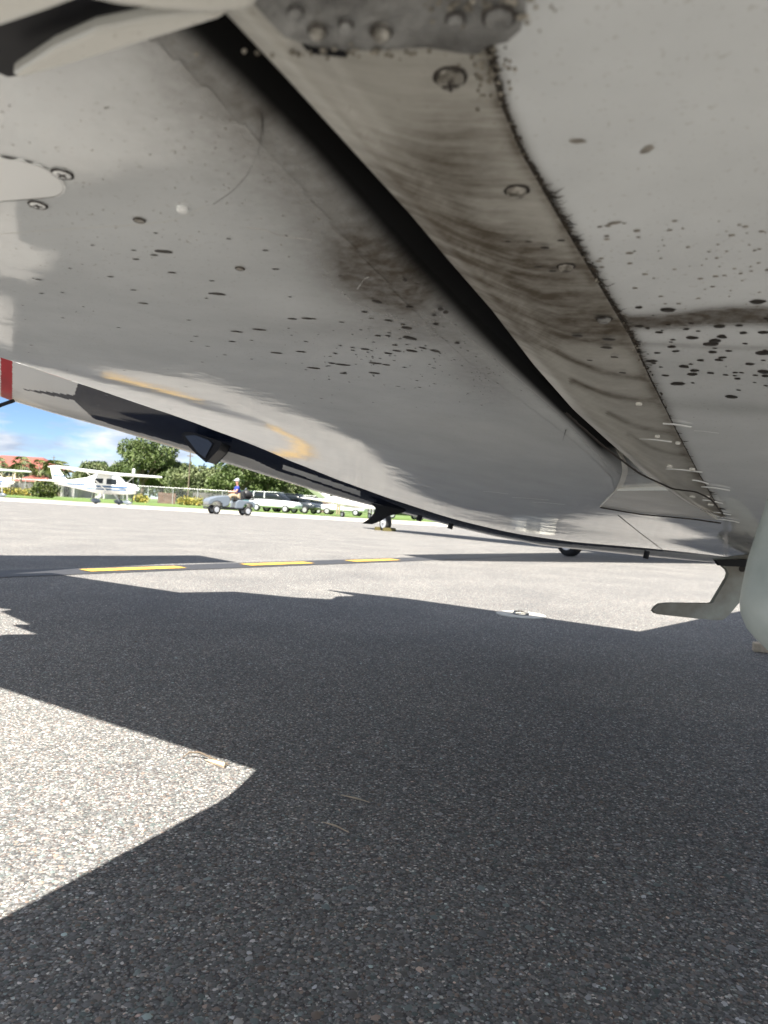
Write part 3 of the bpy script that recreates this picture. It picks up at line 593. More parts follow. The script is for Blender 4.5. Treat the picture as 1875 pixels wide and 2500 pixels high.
L1 += [(x, y, r * .001, el, an) for x, y, r, el, an in ((920, 737, 3.2, 1.6, .6), (1000, 750, 3.0, 1.1, 0), (949, 783, 2.6, 1.5, .3), (890, 762, 2.2, 1.3, .3), (993, 801, 4, 1.5, .6), (1001, 826, 4.2, 2, .6), (984, 792, 2.2, 1, 0), (1005, 857, 4, 1.5, .5), (1062, 857, 3.6, 1.6, .6),
       (1076, 755, 2.4, 2, 1.5), (1088, 762, 2.4, 2, 1.5), (1061, 770, 2.2, 1.3, 1.4), (1064, 792, 2.6, 1.3, 1.2), (1116, 838, 2.6, 1.3, 1.2), (989, 684, 2, 1.8, 1.4), (1066, 727, 2, 2, 1.4), (1032, 850, 2.4, 1.8, .6), (969, 857, 2.8, 1.8, .2), (947, 863, 3, 1.5, 0), (914, 911, 4, 1.8, 0), (766, 899, 4, 2, 0), (837, 891, 4, 2.4, 0), (810, 887, 3, 1.5, 0),
       (891, 853, 3, 1.6, 0), (964, 843, 2, 1.5, .2), (923, 820, 2.4, 1.3, .2), (947, 820, 2.2, 1.3, .2), (915, 887, 3.5, 2, 0), (943, 891, 3, 1.6, 0), (714, 779, 2.4, 1.8, 0), (749, 778, 2.8, 1.8, 0), (735, 859, 3, 2, 0), (400, 615, 3, 2.2, 0), (530, 718, 3, 2.5, 0), (350, 741, 2, 2.5, 0), (420, 666, 1.6, 2, 0), (578, 810, 3, 2.2, 0), (633, 805, 3, 2.4, 0), (566, 834, 2, 2, 0), (675, 862, 3.5, 2, 0), (838, 912, 3, 1.6, 0))]
r_ = random.Random(5)
for _ in range(90): x, y = r_.gauss(900, 130), r_.gauss(880, 40); L1.append((x, y, r_.uniform(.4, 1.5) * .001, r_.uniform(1, 2.5), r_.uniform(-.2, .5)))
for _ in range(80): x, y = r_.gauss(1170, 70), r_.gauss(900, 60); L1.append((x, y, r_.uniform(.3, .9) * .001, 2, .6))
for _ in range(40): x, y = r_.uniform(1560, 1900), r_.gauss(870, 55); L1.append((x, y, r_.uniform(.5, 2.2) * .001, 1.4, 0))
for _ in range(60): x, y = r_.uniform(0, 1100), r_.uniform(560, 1000); L1.append((x, y, r_.uniform(.4, 1.3) * .001, 2.4, r_.uniform(-.2, .2)))
L1 = [s for s in L1 if not (lx(RA, s[1]) + 5 < s[0] < lx(SEAM, s[1]) + 12)]
spots('oil_spots', L1, M['oil'])
L2 = [(r_.uniform(1420, 1880), r_.uniform(540, 760)) for _ in range(75)]
L2 = [(x, y, r_.uniform(.5, 1.7) * .001, 1.2, 0) for x, y in L2 if x > lx(SEAM, y) + 25] + [(1410, 345, .002, 2, 0), (1580, 365, .004, .6, .3), (1500, 545, .002, 2, -.6)]
L2 += [(r_.uniform(0, 900), r_.uniform(250, 650), r_.uniform(.2, .55) * .001, 1.6, r_.uniform(-.5, .5)) for _ in range(150)]
L2 = [s for s in L2 if not (lx(RA, s[1]) - 30 < s[0] < lx(SEAM, s[1]) + 12)]
spots('thin_oil_spots', L2, M['oilthin'])
# spots on the fairing sit lower
L3 = [(x, y, r * .001, 1.6, 0) for x, y, r in ((1487, 829, 6), (1480, 849, 5.5), (1465, 776, 5), (1315, 652, 2.5), (1350, 662, 3), (1290, 590, 2.2), (1370, 587, 2.6), (1330, 605, 3), (1240, 590, 2), (1500, 872, 4), (1440, 880, 3), (1520, 910, 4), (1410, 820, 5))]
L3 = [(x, y, r * .6, e_, a_) for x, y, r, e_, a_ in L3]
spots('oil_spots', L3, M['oil'], dz=-.0062)
# scratches
ribbon(*dense([(600, 556), (640, 560), (690, 578), (760, 586)], 30), .0007, -.0003, 'scratch', M['silver'], jitter=.3)
ribbon(*dense([(872, 707), (890, 680), (902, 676)], 20), .0013, -.0003, 'scratch', M['silver'], jitter=.4)
ribbon(*dense([(1374, 1076), (1382, 1050)], 12), .0008, -.0003, 'scratch', M['oil'], jitter=.3)

for (a_, b_, c_, w_) in ((1618, 1036, 70, .0006), (1695, 1052, 60, .0005), (1560, 1072, 80, .0008), (1625, 1146, 90, .0006), (1712, 1190, 70, .0006), (1690, 1174, 40, .0004), (1725, 1250, 60, .0007), (1745, 1268, 60, .0008), (1715, 1222, 50, .0004), (1600, 1230, 40, .0005), (1250, 1215, 90, .0009), (1300, 1226, 80, .0007), (1180, 1200, 60, .0006)):  # white strokes painted in for bright reflections along scratches
    if lx(LIP, b_) - 40 < a_ < lx(SEAM, b_) - 10 : ribbon(*dense([(a_, b_), (a_ + c_ * .4, b_ + 2), (a_ + c_ * .6, b_ + 4), (a_ + c_, b_ + 9)], 14), w_ * .6, -.0035, 'glint_stroke', M['white'], jitter=.6)
    else: ribbon(*dense([(a_, b_), (a_ + c_ * .4, b_ + 1), (a_ + c_ * .6, b_ + 3), (a_ + c_, b_ + 6)], 14), w_ * .6, -.0004, 'glint_stroke', M['white'], jitter=.6)
# brackets, hinge arm and bolts close to the lens at the top
def lowplate(name, pts, dz, th, m, bev=.0015, label=None, parent=jet):
    pts = np.array(pts, float); P = S(pts[:, 0], pts[:, 1], dz); pl = [tuple(p) for p in P]; n = len(pl)
    # make it planar-ish, with thickness upwards
    return jpart(name, pl + [(x, y, z + th) for x, y, z in pl], [tuple(range(n)), tuple(range(n, 2 * n))[::-1]] + [(i, n + i, n + (i + 1) % n, (i + 1) % n) for i in range(n)], m, bev=bev, label=label, parent=parent)
hb = lowplate('hinge_bracket', [(520, -60), (560, 20), (640, 50), (690, 95), (760, 118), (850, 130), (940, 128), (1040, 122), (1120, 135), (1170, 140), (1190, 118), (1240, 108), (1272, 80), (1284, 40), (1268, 8), (1200, -40)], -.016, .01, M['metal'], label='grimy riveted bracket at the top of the slot')
for (x, y, r) in ((1218, 42, .0042), (1112, 46, .0026), (775, 75, .0026), (930, 78, .003), (845, 60, .002), (722, 28, .0022)): screw(x, y, r, cross=False, bump=.0016, m='bright' if x in (775, 930) else 'metal', dz=-.0172)
lowplate('bracket_shadow_gap', [(598, 38), (628, 62), (680, 106), (755, 131), (846, 141), (852, 128), (760, 116), (690, 94), (640, 48)], -.0135, .004, M['black'], bev=None)  # black strip standing in for shade under the bracket edge
bits2 = []
rr = np.random.default_rng(9)
for (cx, cy, sx, sy, n_) in ((1235, 20, 50, 22, 40), (1190, 180, 26, 45, 60), (850, 130, 120, 8, 40), (1090, 20, 40, 20, 15)):
    for _ in range(n_):
        p = S(rr.normal(cx, sx), rr.normal(cy, sy), -.006 if cy > 150 else -.017); s = rr.uniform(.0004, .0014); j = rr.uniform(.6, 1.3, 6) * s
        bits2.append(([p + np.array(d) * q for d, q in zip(((1, 0, 0), (-1, 0, 0), (0, 1, 0), (0, -1, 0), (0, 0, 1), (0, 0, -1)), j)], [(0, 2, 5), (2, 1, 5), (1, 3, 5), (3, 0, 5), (2, 0, 4), (1, 2, 4), (3, 1, 4), (0, 3, 4)]))
v, f = join(bits2); jpart('paint_crust', v, f, M['crust'], kind='stuff')
def arm(name, pts, dz, r, m, label=None):
    x, y = dense(pts, 30); P = S(x, y, dz); v, f = tube([tuple(p) for p in P], r, 14); return jpart(name, v, f, m, smooth=True, label=label)
lowplate('door_panel', [(-300, -90), (-300, 165), (0, 74), (120, 34), (205, 2), (240, -90)], -.034, .012, M['fairing'], bev=.003, label='blurred edge of a door panel in the top left corner')
lowplate('door_panel', [(150, -120), (200, 2), (290, 22), (400, 34), (520, 40), (620, 34), (700, -120)], -.026, .01, M['fairing'], bev=.003)
lowplate('door_leaf', [(28, 188), (60, 192), (170, 160), (330, 112), (460, 72), (556, 42), (500, 34), (360, 52), (230, 78), (130, 122), (60, 168)], -.013, .006, M['fairing'], bev=.002, label='curved door leaf with a pale lip')
lowplate('well_opening', [(-200, 60), (-120, 130), (20, 188), (70, 182), (200, 118), (400, 52), (520, 42), (300, 5), (200, -60), (0, -60)], -.003, .002, M['black'], bev=None, label='black sheet standing in for the dark opening behind the door leaf')  # flat black sheet painted for the dark inside of the well

# slender fuselage beyond, in bands of silver, navy and red
BOT = np.array([(-700, 700), (-300, 860), (30, 979), (127, 1008), (271, 1047), (362, 1074), (470, 1107), (616, 1150), (770, 1199), (871, 1226), (1000, 1257), (1100, 1284), (1200, 1308), (1323, 1332), (1450, 1345), (1582, 1359), (1758, 1374), (2100, 1398), (2600, 1430)], float)
def fuselage():
    px = np.interp(np.linspace(0, 1, 1000), [0, .06, .94, 1], [-700, -60, 1900, 2600]); py = np.interp(px, BOT[:, 0], BOT[:, 1])
    for _ in range(8): py[1:-1] = (py[:-2] + 2 * py[1:-1] + py[2:]) / 4
    Dc = np.interp(px, [-700, 0, 900, 1300, 2600], [2.9, 3.0, 3.25, 3.3, 3.3]); hh = np.interp(px, [-700, 0, 700, 1300, 2600], [.5, .30, .22, .17, .17]); ww = np.interp(px, [-700, 0, 1300, 2600], [.3, .28, .24, .24])
    X, Z = ray(px, py); B = np.stack([X * Dc, Dc, CH + Z * Dc], -1); n = 110; V, col = [], []; tt = np.concatenate([np.linspace(-math.pi / 2 - 1.7, -math.pi / 2 + .2, 88), np.linspace(-math.pi / 2 + .3, math.pi * 1.5 - 1.78, 22)])
    for b, h, w in zip(B, hh, ww):
        for k in range(n):
            t = tt[k]; V.append((b[0], b[1] + w * math.cos(t), b[2] + h + h * math.sin(t)))
    V = np.array(V); F = []
    for i in range(len(B) - 1):
        for k in range(n): F.append((i * n + k, (i + 1) * n + k, (i + 1) * n + (k + 1) % n, i * n + (k + 1) % n))
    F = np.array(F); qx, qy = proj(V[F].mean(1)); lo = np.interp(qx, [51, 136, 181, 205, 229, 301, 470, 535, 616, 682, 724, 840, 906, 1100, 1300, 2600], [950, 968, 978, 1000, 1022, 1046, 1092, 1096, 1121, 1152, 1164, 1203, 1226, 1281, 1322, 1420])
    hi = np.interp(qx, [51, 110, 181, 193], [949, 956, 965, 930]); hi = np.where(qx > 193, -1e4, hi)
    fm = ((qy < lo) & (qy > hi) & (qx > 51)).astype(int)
    g = (qx > 690) & (qx < 880) & (np.abs(qy - np.interp(qx, [690, 880], [1140, 1205])) < 6); fm[g] = 0
    fm[(qx < 30) & (qx > 2)] = 2
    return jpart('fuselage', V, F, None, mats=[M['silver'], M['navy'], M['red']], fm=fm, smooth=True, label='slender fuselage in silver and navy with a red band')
fus = fuselage()
# vent scoop, blade antenna, drain stubs
def prism(name, pts, D, th, m, parent=jet, bev=.002, label=None):
    a = [at(x, y, D - th / 2) for x, y in pts]; b = [(p[0], p[1] + th, p[2]) for p in a]; n = len(a)
    return jpart(name, a + b, [tuple(range(n)), tuple(range(n, 2 * n))[::-1]] + [(i, (i + 1) % n, n + (i + 1) % n, n + i) for i in range(n)][::-1], m, parent=parent, bev=bev, label=label)
sco = prism('vent_scoop', [(444, 1062), (452, 1056), (476, 1058), (512, 1070), (540, 1080), (532, 1098), (503, 1128), (480, 1108), (458, 1086)], 2.86, .16, M['black'], label='black air scoop hanging from the fuselage')
prism('scoop_mouth', [(452, 1064), (476, 1062), (508, 1074), (518, 1084), (500, 1118), (480, 1102)], 2.77, .006, mat('scoop_glass', (.008, .016, .04), .3), parent=jet, bev=None)
prism('blade_antenna', [(905, 1226), (918, 1240), (914, 1253), (904, 1266), (887, 1277), (908, 1279), (928, 1272), (948, 1259), (985, 1250), (1000, 1240), (980, 1230)], 3.18, .03, M['black'], label='black swept blade antenna')
for (x, y0_, y1_) in ((1026, 1258, 1272), (1102, 1278, 1291), (1580, 1345, 1364)):
    a, b = at(x, y0_, 3.1), at(x - 4, y1_, 3.1); v, f = cyl(a, b, .012, .012, 10); jpart('drain_stub', v, f, M['black'])
v, f = tube([at(-30, 1002, 2.9), at(5, 988, 2.9), at(34, 978, 2.9)], .008); jpart('drain_tube', v, f, M['black'])
# hanging bracket, black seal strip, pod
prism('tie_down_bracket', [(1752, 1366), (1769, 1382), (1778, 1390), (1782, 1400), (1779, 1412), (1742, 1474), (1735, 1476), (1636, 1475), (1613, 1477), (1603, 1484), (1598, 1492), (1603, 1497), (1703, 1508), (1745, 1512), (1764, 1511), (1778, 1500), (1821, 1449), (1880, 1370), (1880, 1350)], 2.1, .02, M['bracket'], bev=.003, label='L-shaped grey bracket hanging at the right')
a, b = at(1812, 1389, 2.085), at(1812, 1389, 2.10); v, f = cyl(a, b, .009, n=14); jpart('bolt_hole', v, f, M['gap'])
prism('seal_strip', [(1752, 1369), (1760, 1380), (1860, 1384), (1860, 1368)], 2.06, .02, M['black'])
pr = [(1150, 1902), (1200, 1887), (1250, 1873), (1295, 1859), (1363, 1839), (1386, 1834), (1442, 1823), (1476, 1819), (1505, 1821), (1539, 1834), (1566, 1855), (1591, 1880), (1605, 1905)]
Dp = .62; cx = at(1935, 1476, Dp)[0]; prof = []
for y, x in pr:
    p = at(x, y, Dp); prof.append((max(.002, cx - p[0]), p[2] - .5))
prof = [(prof[0][0], .30)] + prof + [(.002, prof[-1][1] - .004)]
v, f = lathe(prof, (cx, Dp, .5), n=40); jpart('strut_fairing', v, f, M['pod'], smooth=True, label='pale rounded pod cut by the right edge')
# unseen wing and tail slabs added above, outlines cut from the traced apron shade
def lift(poly, z): return [(x - KX * z, y - KY * z) for x, y in poly]
g = lambda *p: [G(x, y) for x, y in p]
sh1 = [G(680, 1899), G(330, 1787), G(0, 1680), G(-45, 1664)] + g((-30, 1556), (0, 1551), (93, 1550), (28, 1526), (78, 1527), (0, 1493), (102, 1474), (0, 1443), (-35, 1438), (-35, 1404)) + \
    g((118, 1400), (430, 1447), (570, 1445), (715, 1459), (808, 1464), (818, 1457), (868, 1455), (798, 1441), (1000, 1463), (1240, 1497), (1560, 1543), (1712, 1511), (1875, 1480)) + [(3.7, 5.9), (1.05, 1.0), (.3, .95)]
ZW = 1.5
v, f = slab(lift(sh1, ZW)[::-1], ZW, ZW + .035); wing = jpart('wing', v, f, M['white'])  # added unseen slab, shaped to cast the near shade
sh2 = [(-5.5, 5.8)] + g((0, 1356), (300, 1357), (480, 1356), (572, 1373), (400, 1377), (187, 1389), (0, 1404)) + [(-5.5, 4.4)]
v, f = slab(lift(sh2, 2.2), 2.2, 2.26); jpart('tailplane', v, f, M['white'])  # added unseen slab, shaped to cast the strip of shade at left
v, f = loft([(-1.3, 2.6, 1.7, .12, .12), (-.7, 2.5, 1.7, .3, .4), (.4, 2.2, 1.75, .4, .5), (2, 1.9, 1.8, .5, .6), (3.2, 1.8, 1.8, .5, .6)], 20); jpart('cabin', v, f, M['white'], smooth=True)

# ------------------------------------------------------------------ wheels etc. of the far jet
jd = Vector((-.73, .68, 0)); nw, mw = Vector((*G(940, 1296), 0)), Vector((*G(1390, 1358), 0))
jd = Vector((nw.x - (mw.x + 1.4), nw.y - (mw.y + 1.5), 0)).normalized(); js = Vector((jd.y, -jd.x, 0))  # forward and right-hand
fj = thing('business_jet', 'parked jet beyond, of which only the chocked wheels show below the fuselage', 'aircraft', tuple(nw), math.atan2(jd.y, jd.x))
def fl(p): q = Vector(p) - nw; return (q.dot(jd), q.dot(Vector((-jd.y, jd.x, 0))), q.z)
def wheel_at(par, c, r, w, yaw_local=0, name='wheel', rimr=.62, ax='y'):
    pr = [(r * .6, -w / 2), (r * .92, -w / 2), (r, -w * .3), (r, w * .3), (r * .92, w / 2), (r * .6, w / 2)]
    v, f = lathe(pr, c, ax, 28); t = obj(name, v, f, M['tyre'], parent=par, smooth=True)
    pr = [(r * rimr * .98, -w * .52), (r * rimr, -w * .5), (r * rimr * .8, -w * .42), (r * .25, -w * .46), (r * .2, -w * .6), (r * .2, w * .6), (r * .25, w * .46), (r * rimr * .8, w * .42), (r * rimr, w * .5), (r * rimr * .98, w * .52)]
    v, f = lathe(pr, c, ax, 24); obj('rim', v, f, M['chrome'], parent=t, smooth=False); return t
wheel_at(fj, (0, 0, .26), .27, .17, rimr=.66)
v, f = join([cyl((0, .02, .3), (.1, .02, 1.3), .05), cyl((.0, .12, .26), (.06, .08, .62), .035), cyl((.0, -.1, .26), (.06, -.06, .62), .035), cyl((0, -.14, .26), (0, .14, .26), .03)]); obj('gear_strut', v, f, M['chrome'], parent=fj)
ml = fl(mw)
for s in (0, 1):
    y = ml[1] - s * 3.6; wheel_at(fj, (ml[0], y, .28), .28, .18); v, f = cyl((ml[0], y, .28), (ml[0], y - .1 * (1 - 2 * s), 1.3), .07); obj('gear_strut', v, f, M['chrome'], parent=fj)
cy_ = ml[1] - 1.8
v, f = loft([(2.4, 0, 1.35, .05, .05), (1.8, 0, 1.4, .35, .35), (0.6, 0, 1.6, .7, .65), (-2, cy_ * .3, 1.85, .85, .85), (-7, cy_, 1.9, .85, .85), (-11, cy_, 2.2, .6, .6), (-14, cy_, 2.6, .15, .2)], 24); obj('fuselage', v, f, M['white'], parent=fj, smooth=True)
for s in (1, -1):
    tip = fl(Vector((*G(1000, 1357), 0)) - Vector((KX, KY, 0)) * 1.5) if s > 0 else (ml[0] - 1.5, cy_ - 8.5, 0)
    v, f = foil((ml[0] + 1.2, cy_, 1.05), (tip[0] + .2, tip[1], 1.5), 2.7, 1.0, .3, .12); obj('wing', v, f, M['white'], parent=fj)
v, f = foil((-11.3, cy_, 2.5), (-13.3, cy_, 5.0), 2.2, 1.3, .2, .1, up=(0, 1, 0)); obj('tail_fin', v, f, M['white'], parent=fj)
def chock(cx, cy, s):
    V = [(cx - .06, cy - .22, 0), (cx + .06, cy - .22, 0), (cx + .06, cy + .22, 0), (cx - .06, cy + .22, 0), (cx - .02, cy - .22, .11), (cx + .02, cy - .22, .11), (cx + .02, cy + .22, .11), (cx - .02, cy + .22, .11)]
    return V, [(0, 3, 2, 1), (4, 5, 6, 7), (0, 1, 5, 4), (1, 2, 6, 5), (2, 3, 7, 6), (3, 0, 4, 7)]
for s, side in ((1, 'in front of'), (-1, 'behind')):
    t = thing('wheel_chock', 'yellow and black chock %s the jet nose wheel' % side, 'chock', tuple(nw + jd * (.27 * s)), math.atan2(jd.y, jd.x), 'chocks at the jet nose wheel')
    v, f = chock(0, 0, 1); obj('block', v, f, M['chock'], parent=t); v, f = box((0, -.1, .112), (.05, .1, .012)); obj('stripe', v, f, M['plastic'], parent=t)
# tie-down pad and its ring, wooden chock, twig
pd = G(1272, 1502); t = thing('tie_down_anchor', 'round pale tie-down pad with a rusty ring at the shadow edge', 'tie-down', (pd[0], pd[1], 0))
v, f = lathe([(.155, .0005), (.155, .006), (.06, .007), (.06, .003), (.002, .003)], (0, 0, 0), n=32); obj('pad', v, f, M['pad'], parent=t)
v, f = tube([(.045 * math.cos(a), .045 * math.sin(a), .012 + .008 * math.sin(a)) for a in np.linspace(0, 6.28, 20)], .007); obj('ring', v, f, M['metal'], parent=t)
pc = G(1848, 1590); v, f = slab([(-.03, -.03), (.18, -.05), (.18, .02), (-.01, .03)], 0, .045); o = tag(obj('wooden_chock', v, f, M['woodchock'], bev=.004), 'pale wooden chock beside the pod at the right edge', 'chock'); o.location = (pc[0], pc[1], 0)
tw = thing('twig', 'small curved dry twig lying on the sunlit asphalt', 'twig', (*G(520, 1862), 0))
o0 = Vector((*G(520, 1862), 0))
v, f = tube([Vector((*G(x, y), h)) - o0 for x, y, h in ((446, 1853, .004), (462, 1849, .012), (488, 1852, .014), (515, 1861, .01), (545, 1868, .006), (560, 1872, .004))], [.0015, .002, .0022, .002, .0018, .001]); obj('stem', v, f, M['trunk'], parent=tw, smooth=True)
v, f = tube([Vector((*G(x, y), h)) - o0 for x, y, h in ((500, 1860, .005), (520, 1866, .006), (548, 1874, .005), (556, 1868, .006))], [.001, .005, .006, .001], 5); obj('dry_leaf', v, f, M['woodchock'], parent=tw)
for pts in (((832, 1944), (868, 1952), (902, 1962)), ((786, 2010), (820, 2020), (852, 2036))):  # pale slivers standing in for flecks of sunlight on the asphalt
    v, f = tube([Vector((*G(x, y), .003)) for x, y in pts], [.0008, .002, .0006], 5); tag(obj('sun_fleck', v, f, M['woodchock']), 'pale sliver painted in for a sun fleck on shaded asphalt, %s' % ('the farther one' if pts[0][1] < 1990 else 'the nearer and longer one'), 'sun_fleck', 'painted sun flecks on the shaded asphalt')

# ------------------------------------------------------------------ background aircraft, cart, cars
def cessna():
    t = thing('high_wing_plane', 'white high-wing propeller plane with blue stripes parked facing right', 'aircraft')
    v, f = loft([(2.55, 0, 1.25, .16, .2), (2.4, 0, 1.25, .4, .36), (1.4, 0, 1.27, .55, .48), (1.0, 0, 1.4, .56, .6), (.45, 0, 1.55, .56, .78), (-.9, 0, 1.55, .56, .78), (-2.0, 0, 1.45, .4, .52), (-3.6, 0, 1.45, .22, .3), (-5.2, 0, 1.5, .07, .16)], 20, 2.6)
    obj('fuselage', v, f, M['white'], parent=t, smooth=True)
    for s in (1, -1):
        v, f = foil((.75, 0, 2.27), (.65, 5.5 * s, 2.42), 1.6, 1.1, .3, .2); obj('wing', v, f, M['white'], parent=t, smooth=False)
        v, f = box((-.2, 4.9 * s, 2.42), (1.2, .25, .05)); obj('wing_tip_stripe', v, f, M['blue'], parent=t)
        v, f = cyl((.35, .5 * s, 1.0), (.2, 2.6 * s, 2.3), .04); obj('wing_strut', v, f, M['white'], parent=t)
        v, f = cyl((.1, .4 * s, .95), (.1, 1.2 * s, .25), .05); obj('gear_leg', v, f, M['white'], parent=t)
        v, f = loft([(.5, 1.25 * s, .2, .02, .02), (.3, 1.25 * s, .23, .1, .14), (0, 1.25 * s, .24, .12, .2), (-.3, 1.25 * s, .25, .08, .14), (-.5, 1.25 * s, .28, .02, .02)], 12); w = obj('wheel_pant', v, f, M['greycart'], parent=t, smooth=True)
        v, f = lathe([(.16, -.05), (.18, 0), (.16, .05)], (.02, 1.25 * s, .18), 'y', 16); obj('tyre', v, f, M['tyre'], parent=w)
        v, f = box((.75, .552 * s, 1.72), (.9, .03, .42)); obj('side_window', v, f, M['glass'], parent=t); v, f = box((-.45, .552 * s, 1.74), (.8, .03, .36)); obj('side_window', v, f, M['glass'], parent=t)
        v, f = join([box((.8, .575 * s, 1.33), (2.9, .02, .13)), box((.3, .575 * s, 1.12), (3.6, .02, .08)), box((-2.6, .36 * s, 1.42), (2.4, .02, .1), .07 * s)]); obj('stripe', v, f, M['blue'], parent=t)
        v, f = foil((-4.6, 0, 1.55), (-4.75, 1.7 * s, 1.55), .95, .7, .12, .08); obj('tailplane', v, f, M['white'], parent=t)
    v, f = foil((-3.9, 0, 1.6), (-5.1, 0, 2.75), 1.5, .7, .14, .08, up=(0, 1, 0)); fn = obj('tail_fin', v, f, M['white'], parent=t); v, f = box((-4.8, 0, 2.0), (1.1, .16, .09)); obj('stripe', v, f, M['blue'], parent=fn)
    v, f = loft([(1.08, 0, 1.75, .5, .02), (1.0, 0, 1.86, .5, .14), (.6, 0, 2.02, .5, .25)], 16, 3); obj('windshield', v, f, M['whitecar'], parent=t)
    v, f = lathe([(.02, .32), (.12, .22), (.17, 0)], (2.55, 0, 1.27), 'x', 16); obj('spinner', v, f, M['white'], parent=t)
    v, f = join([foil((2.68, 0, 1.27), (2.68, .15, 2.15), .06, .04, .12, .08, up=(0, 1, 0)), foil((2.68, 0, 1.27), (2.68, -.15, .4), .06, .04, .12, .08, up=(0, 1, 0))]); obj('propeller', v, f, M['plastic'], parent=t)
    v, f = cyl((1.75, 0, 1.0), (1.85, 0, .3), .05); obj('nose_leg', v, f, M['white'], parent=t)
    v, f = loft([(2.3, 0, .2, .02, .02), (2.05, 0, .22, .1, .14), (1.85, 0, .24, .12, .2), (1.6, 0, .25, .08, .14), (1.4, 0, .27, .02, .02)], 12); obj('wheel_pant', v, f, M['greycart'], parent=t, smooth=True)
    return t
c1 = cessna(); cp = at(262, 1231, 50); c1.location = (cp[0], 50, 0.004); c1.scale = (.93,) * 3; c1.rotation_euler = (0, 0, R(-20))
c2 = copy_tree(c1); c2['label'] = 'second high-wing plane, only its wing reaching in at the left edge'; cp = at(-120, 1222, 52); c2.location = (cp[0], 56, .004); c2.rotation_euler = (0, 0, R(-8))
for o in (c1, c2): o['group'] = 'high-wing planes parked on the concrete strip'
def bonanza():
    t = thing('v_tail_plane', 'white low-wing plane with a V tail and a silver cover strapped over its cabin', 'aircraft')
    v, f = loft([(2.7, 0, 1.2, .2, .25), (2.4, 0, 1.2, .42, .42), (1.2, 0, 1.25, .52, .5), (.2, 0, 1.3, .55, .55), (-1.4, 0, 1.3, .45, .5), (-3.2, 0, 1.35, .22, .28), (-5.0, 0, 1.45, .05, .1)], 20, 2.4); obj('fuselage', v, f, M['white'], parent=t, smooth=True)
    v, f = loft([(1.5, 0, 1.55, .3, .1), (.9, 0, 1.6, .5, .38), (.1, 0, 1.62, .54, .52), (-1.0, 0, 1.6, .48, .45), (-2.1, 0, 1.5, .3, .25)], 20, 2.2); cv = obj('cabin_cover', v, f, M['cover'], parent=t, smooth=True)
    v, f = loft([(.12, 0, 1.6, .57, .56), (-.02, 0, 1.6, .57, .56)], 20, 2.2); obj('strap', v, f, M['hivis'], parent=cv)
    for s in (1, -1):
        v, f = foil((.9, .3 * s, .95), (.4, 5.0 * s, 1.3), 2.0, 1.0, .28, .14); obj('wing', v, f, M['white'], parent=t)
        v, f = foil((-3.7, .1 * s, 1.5), (-4.9, 1.35 * s, 2.6), 1.3, .85, .12, .08, up=(0, .6, .6)); obj('tail_surface', v, f, M['white'], parent=t)
        wheel_at(t, (.1, 1.4 * s, .22), .22, .14); v, f = cyl((.1, 1.4 * s, .22), (.1, 1.4 * s, .95), .04); obj('gear_leg', v, f, M['white'], parent=t)
    wheel_at(t, (2.1, 0, .2), .2, .12); v, f = cyl((2.1, 0, .2), (2.0, 0, .9), .04); obj('gear_leg', v, f, M['white'], parent=t)
    return t
b1 = bonanza(); bp_ = at(868, 1260, 56); b1.location = (bp_[0], 56, .004); b1.rotation_euler = (0, 0, R(-48))
def skin_body(name, verts, edges, rad, mt, parent, sub=1):
    me = bpy.data.meshes.new(name); me.from_pydata([tuple(v) for v in verts], edges, []); me.materials.append(mt); o = bpy.data.objects.new(name, me); COL.objects.link(o); o.parent = parent
    md = o.modifiers.new('skin', 'SKIN'); md.use_smooth_shade = True
    for i, r in enumerate(rad): me.skin_vertices[0].data[i].radius = (r, r) if not isinstance(r, tuple) else r
    me.skin_vertices[0].data[0].use_root = True; s = o.modifiers.new('sub', 'SUBSURF'); s.levels = sub; s.render_levels = sub; return o
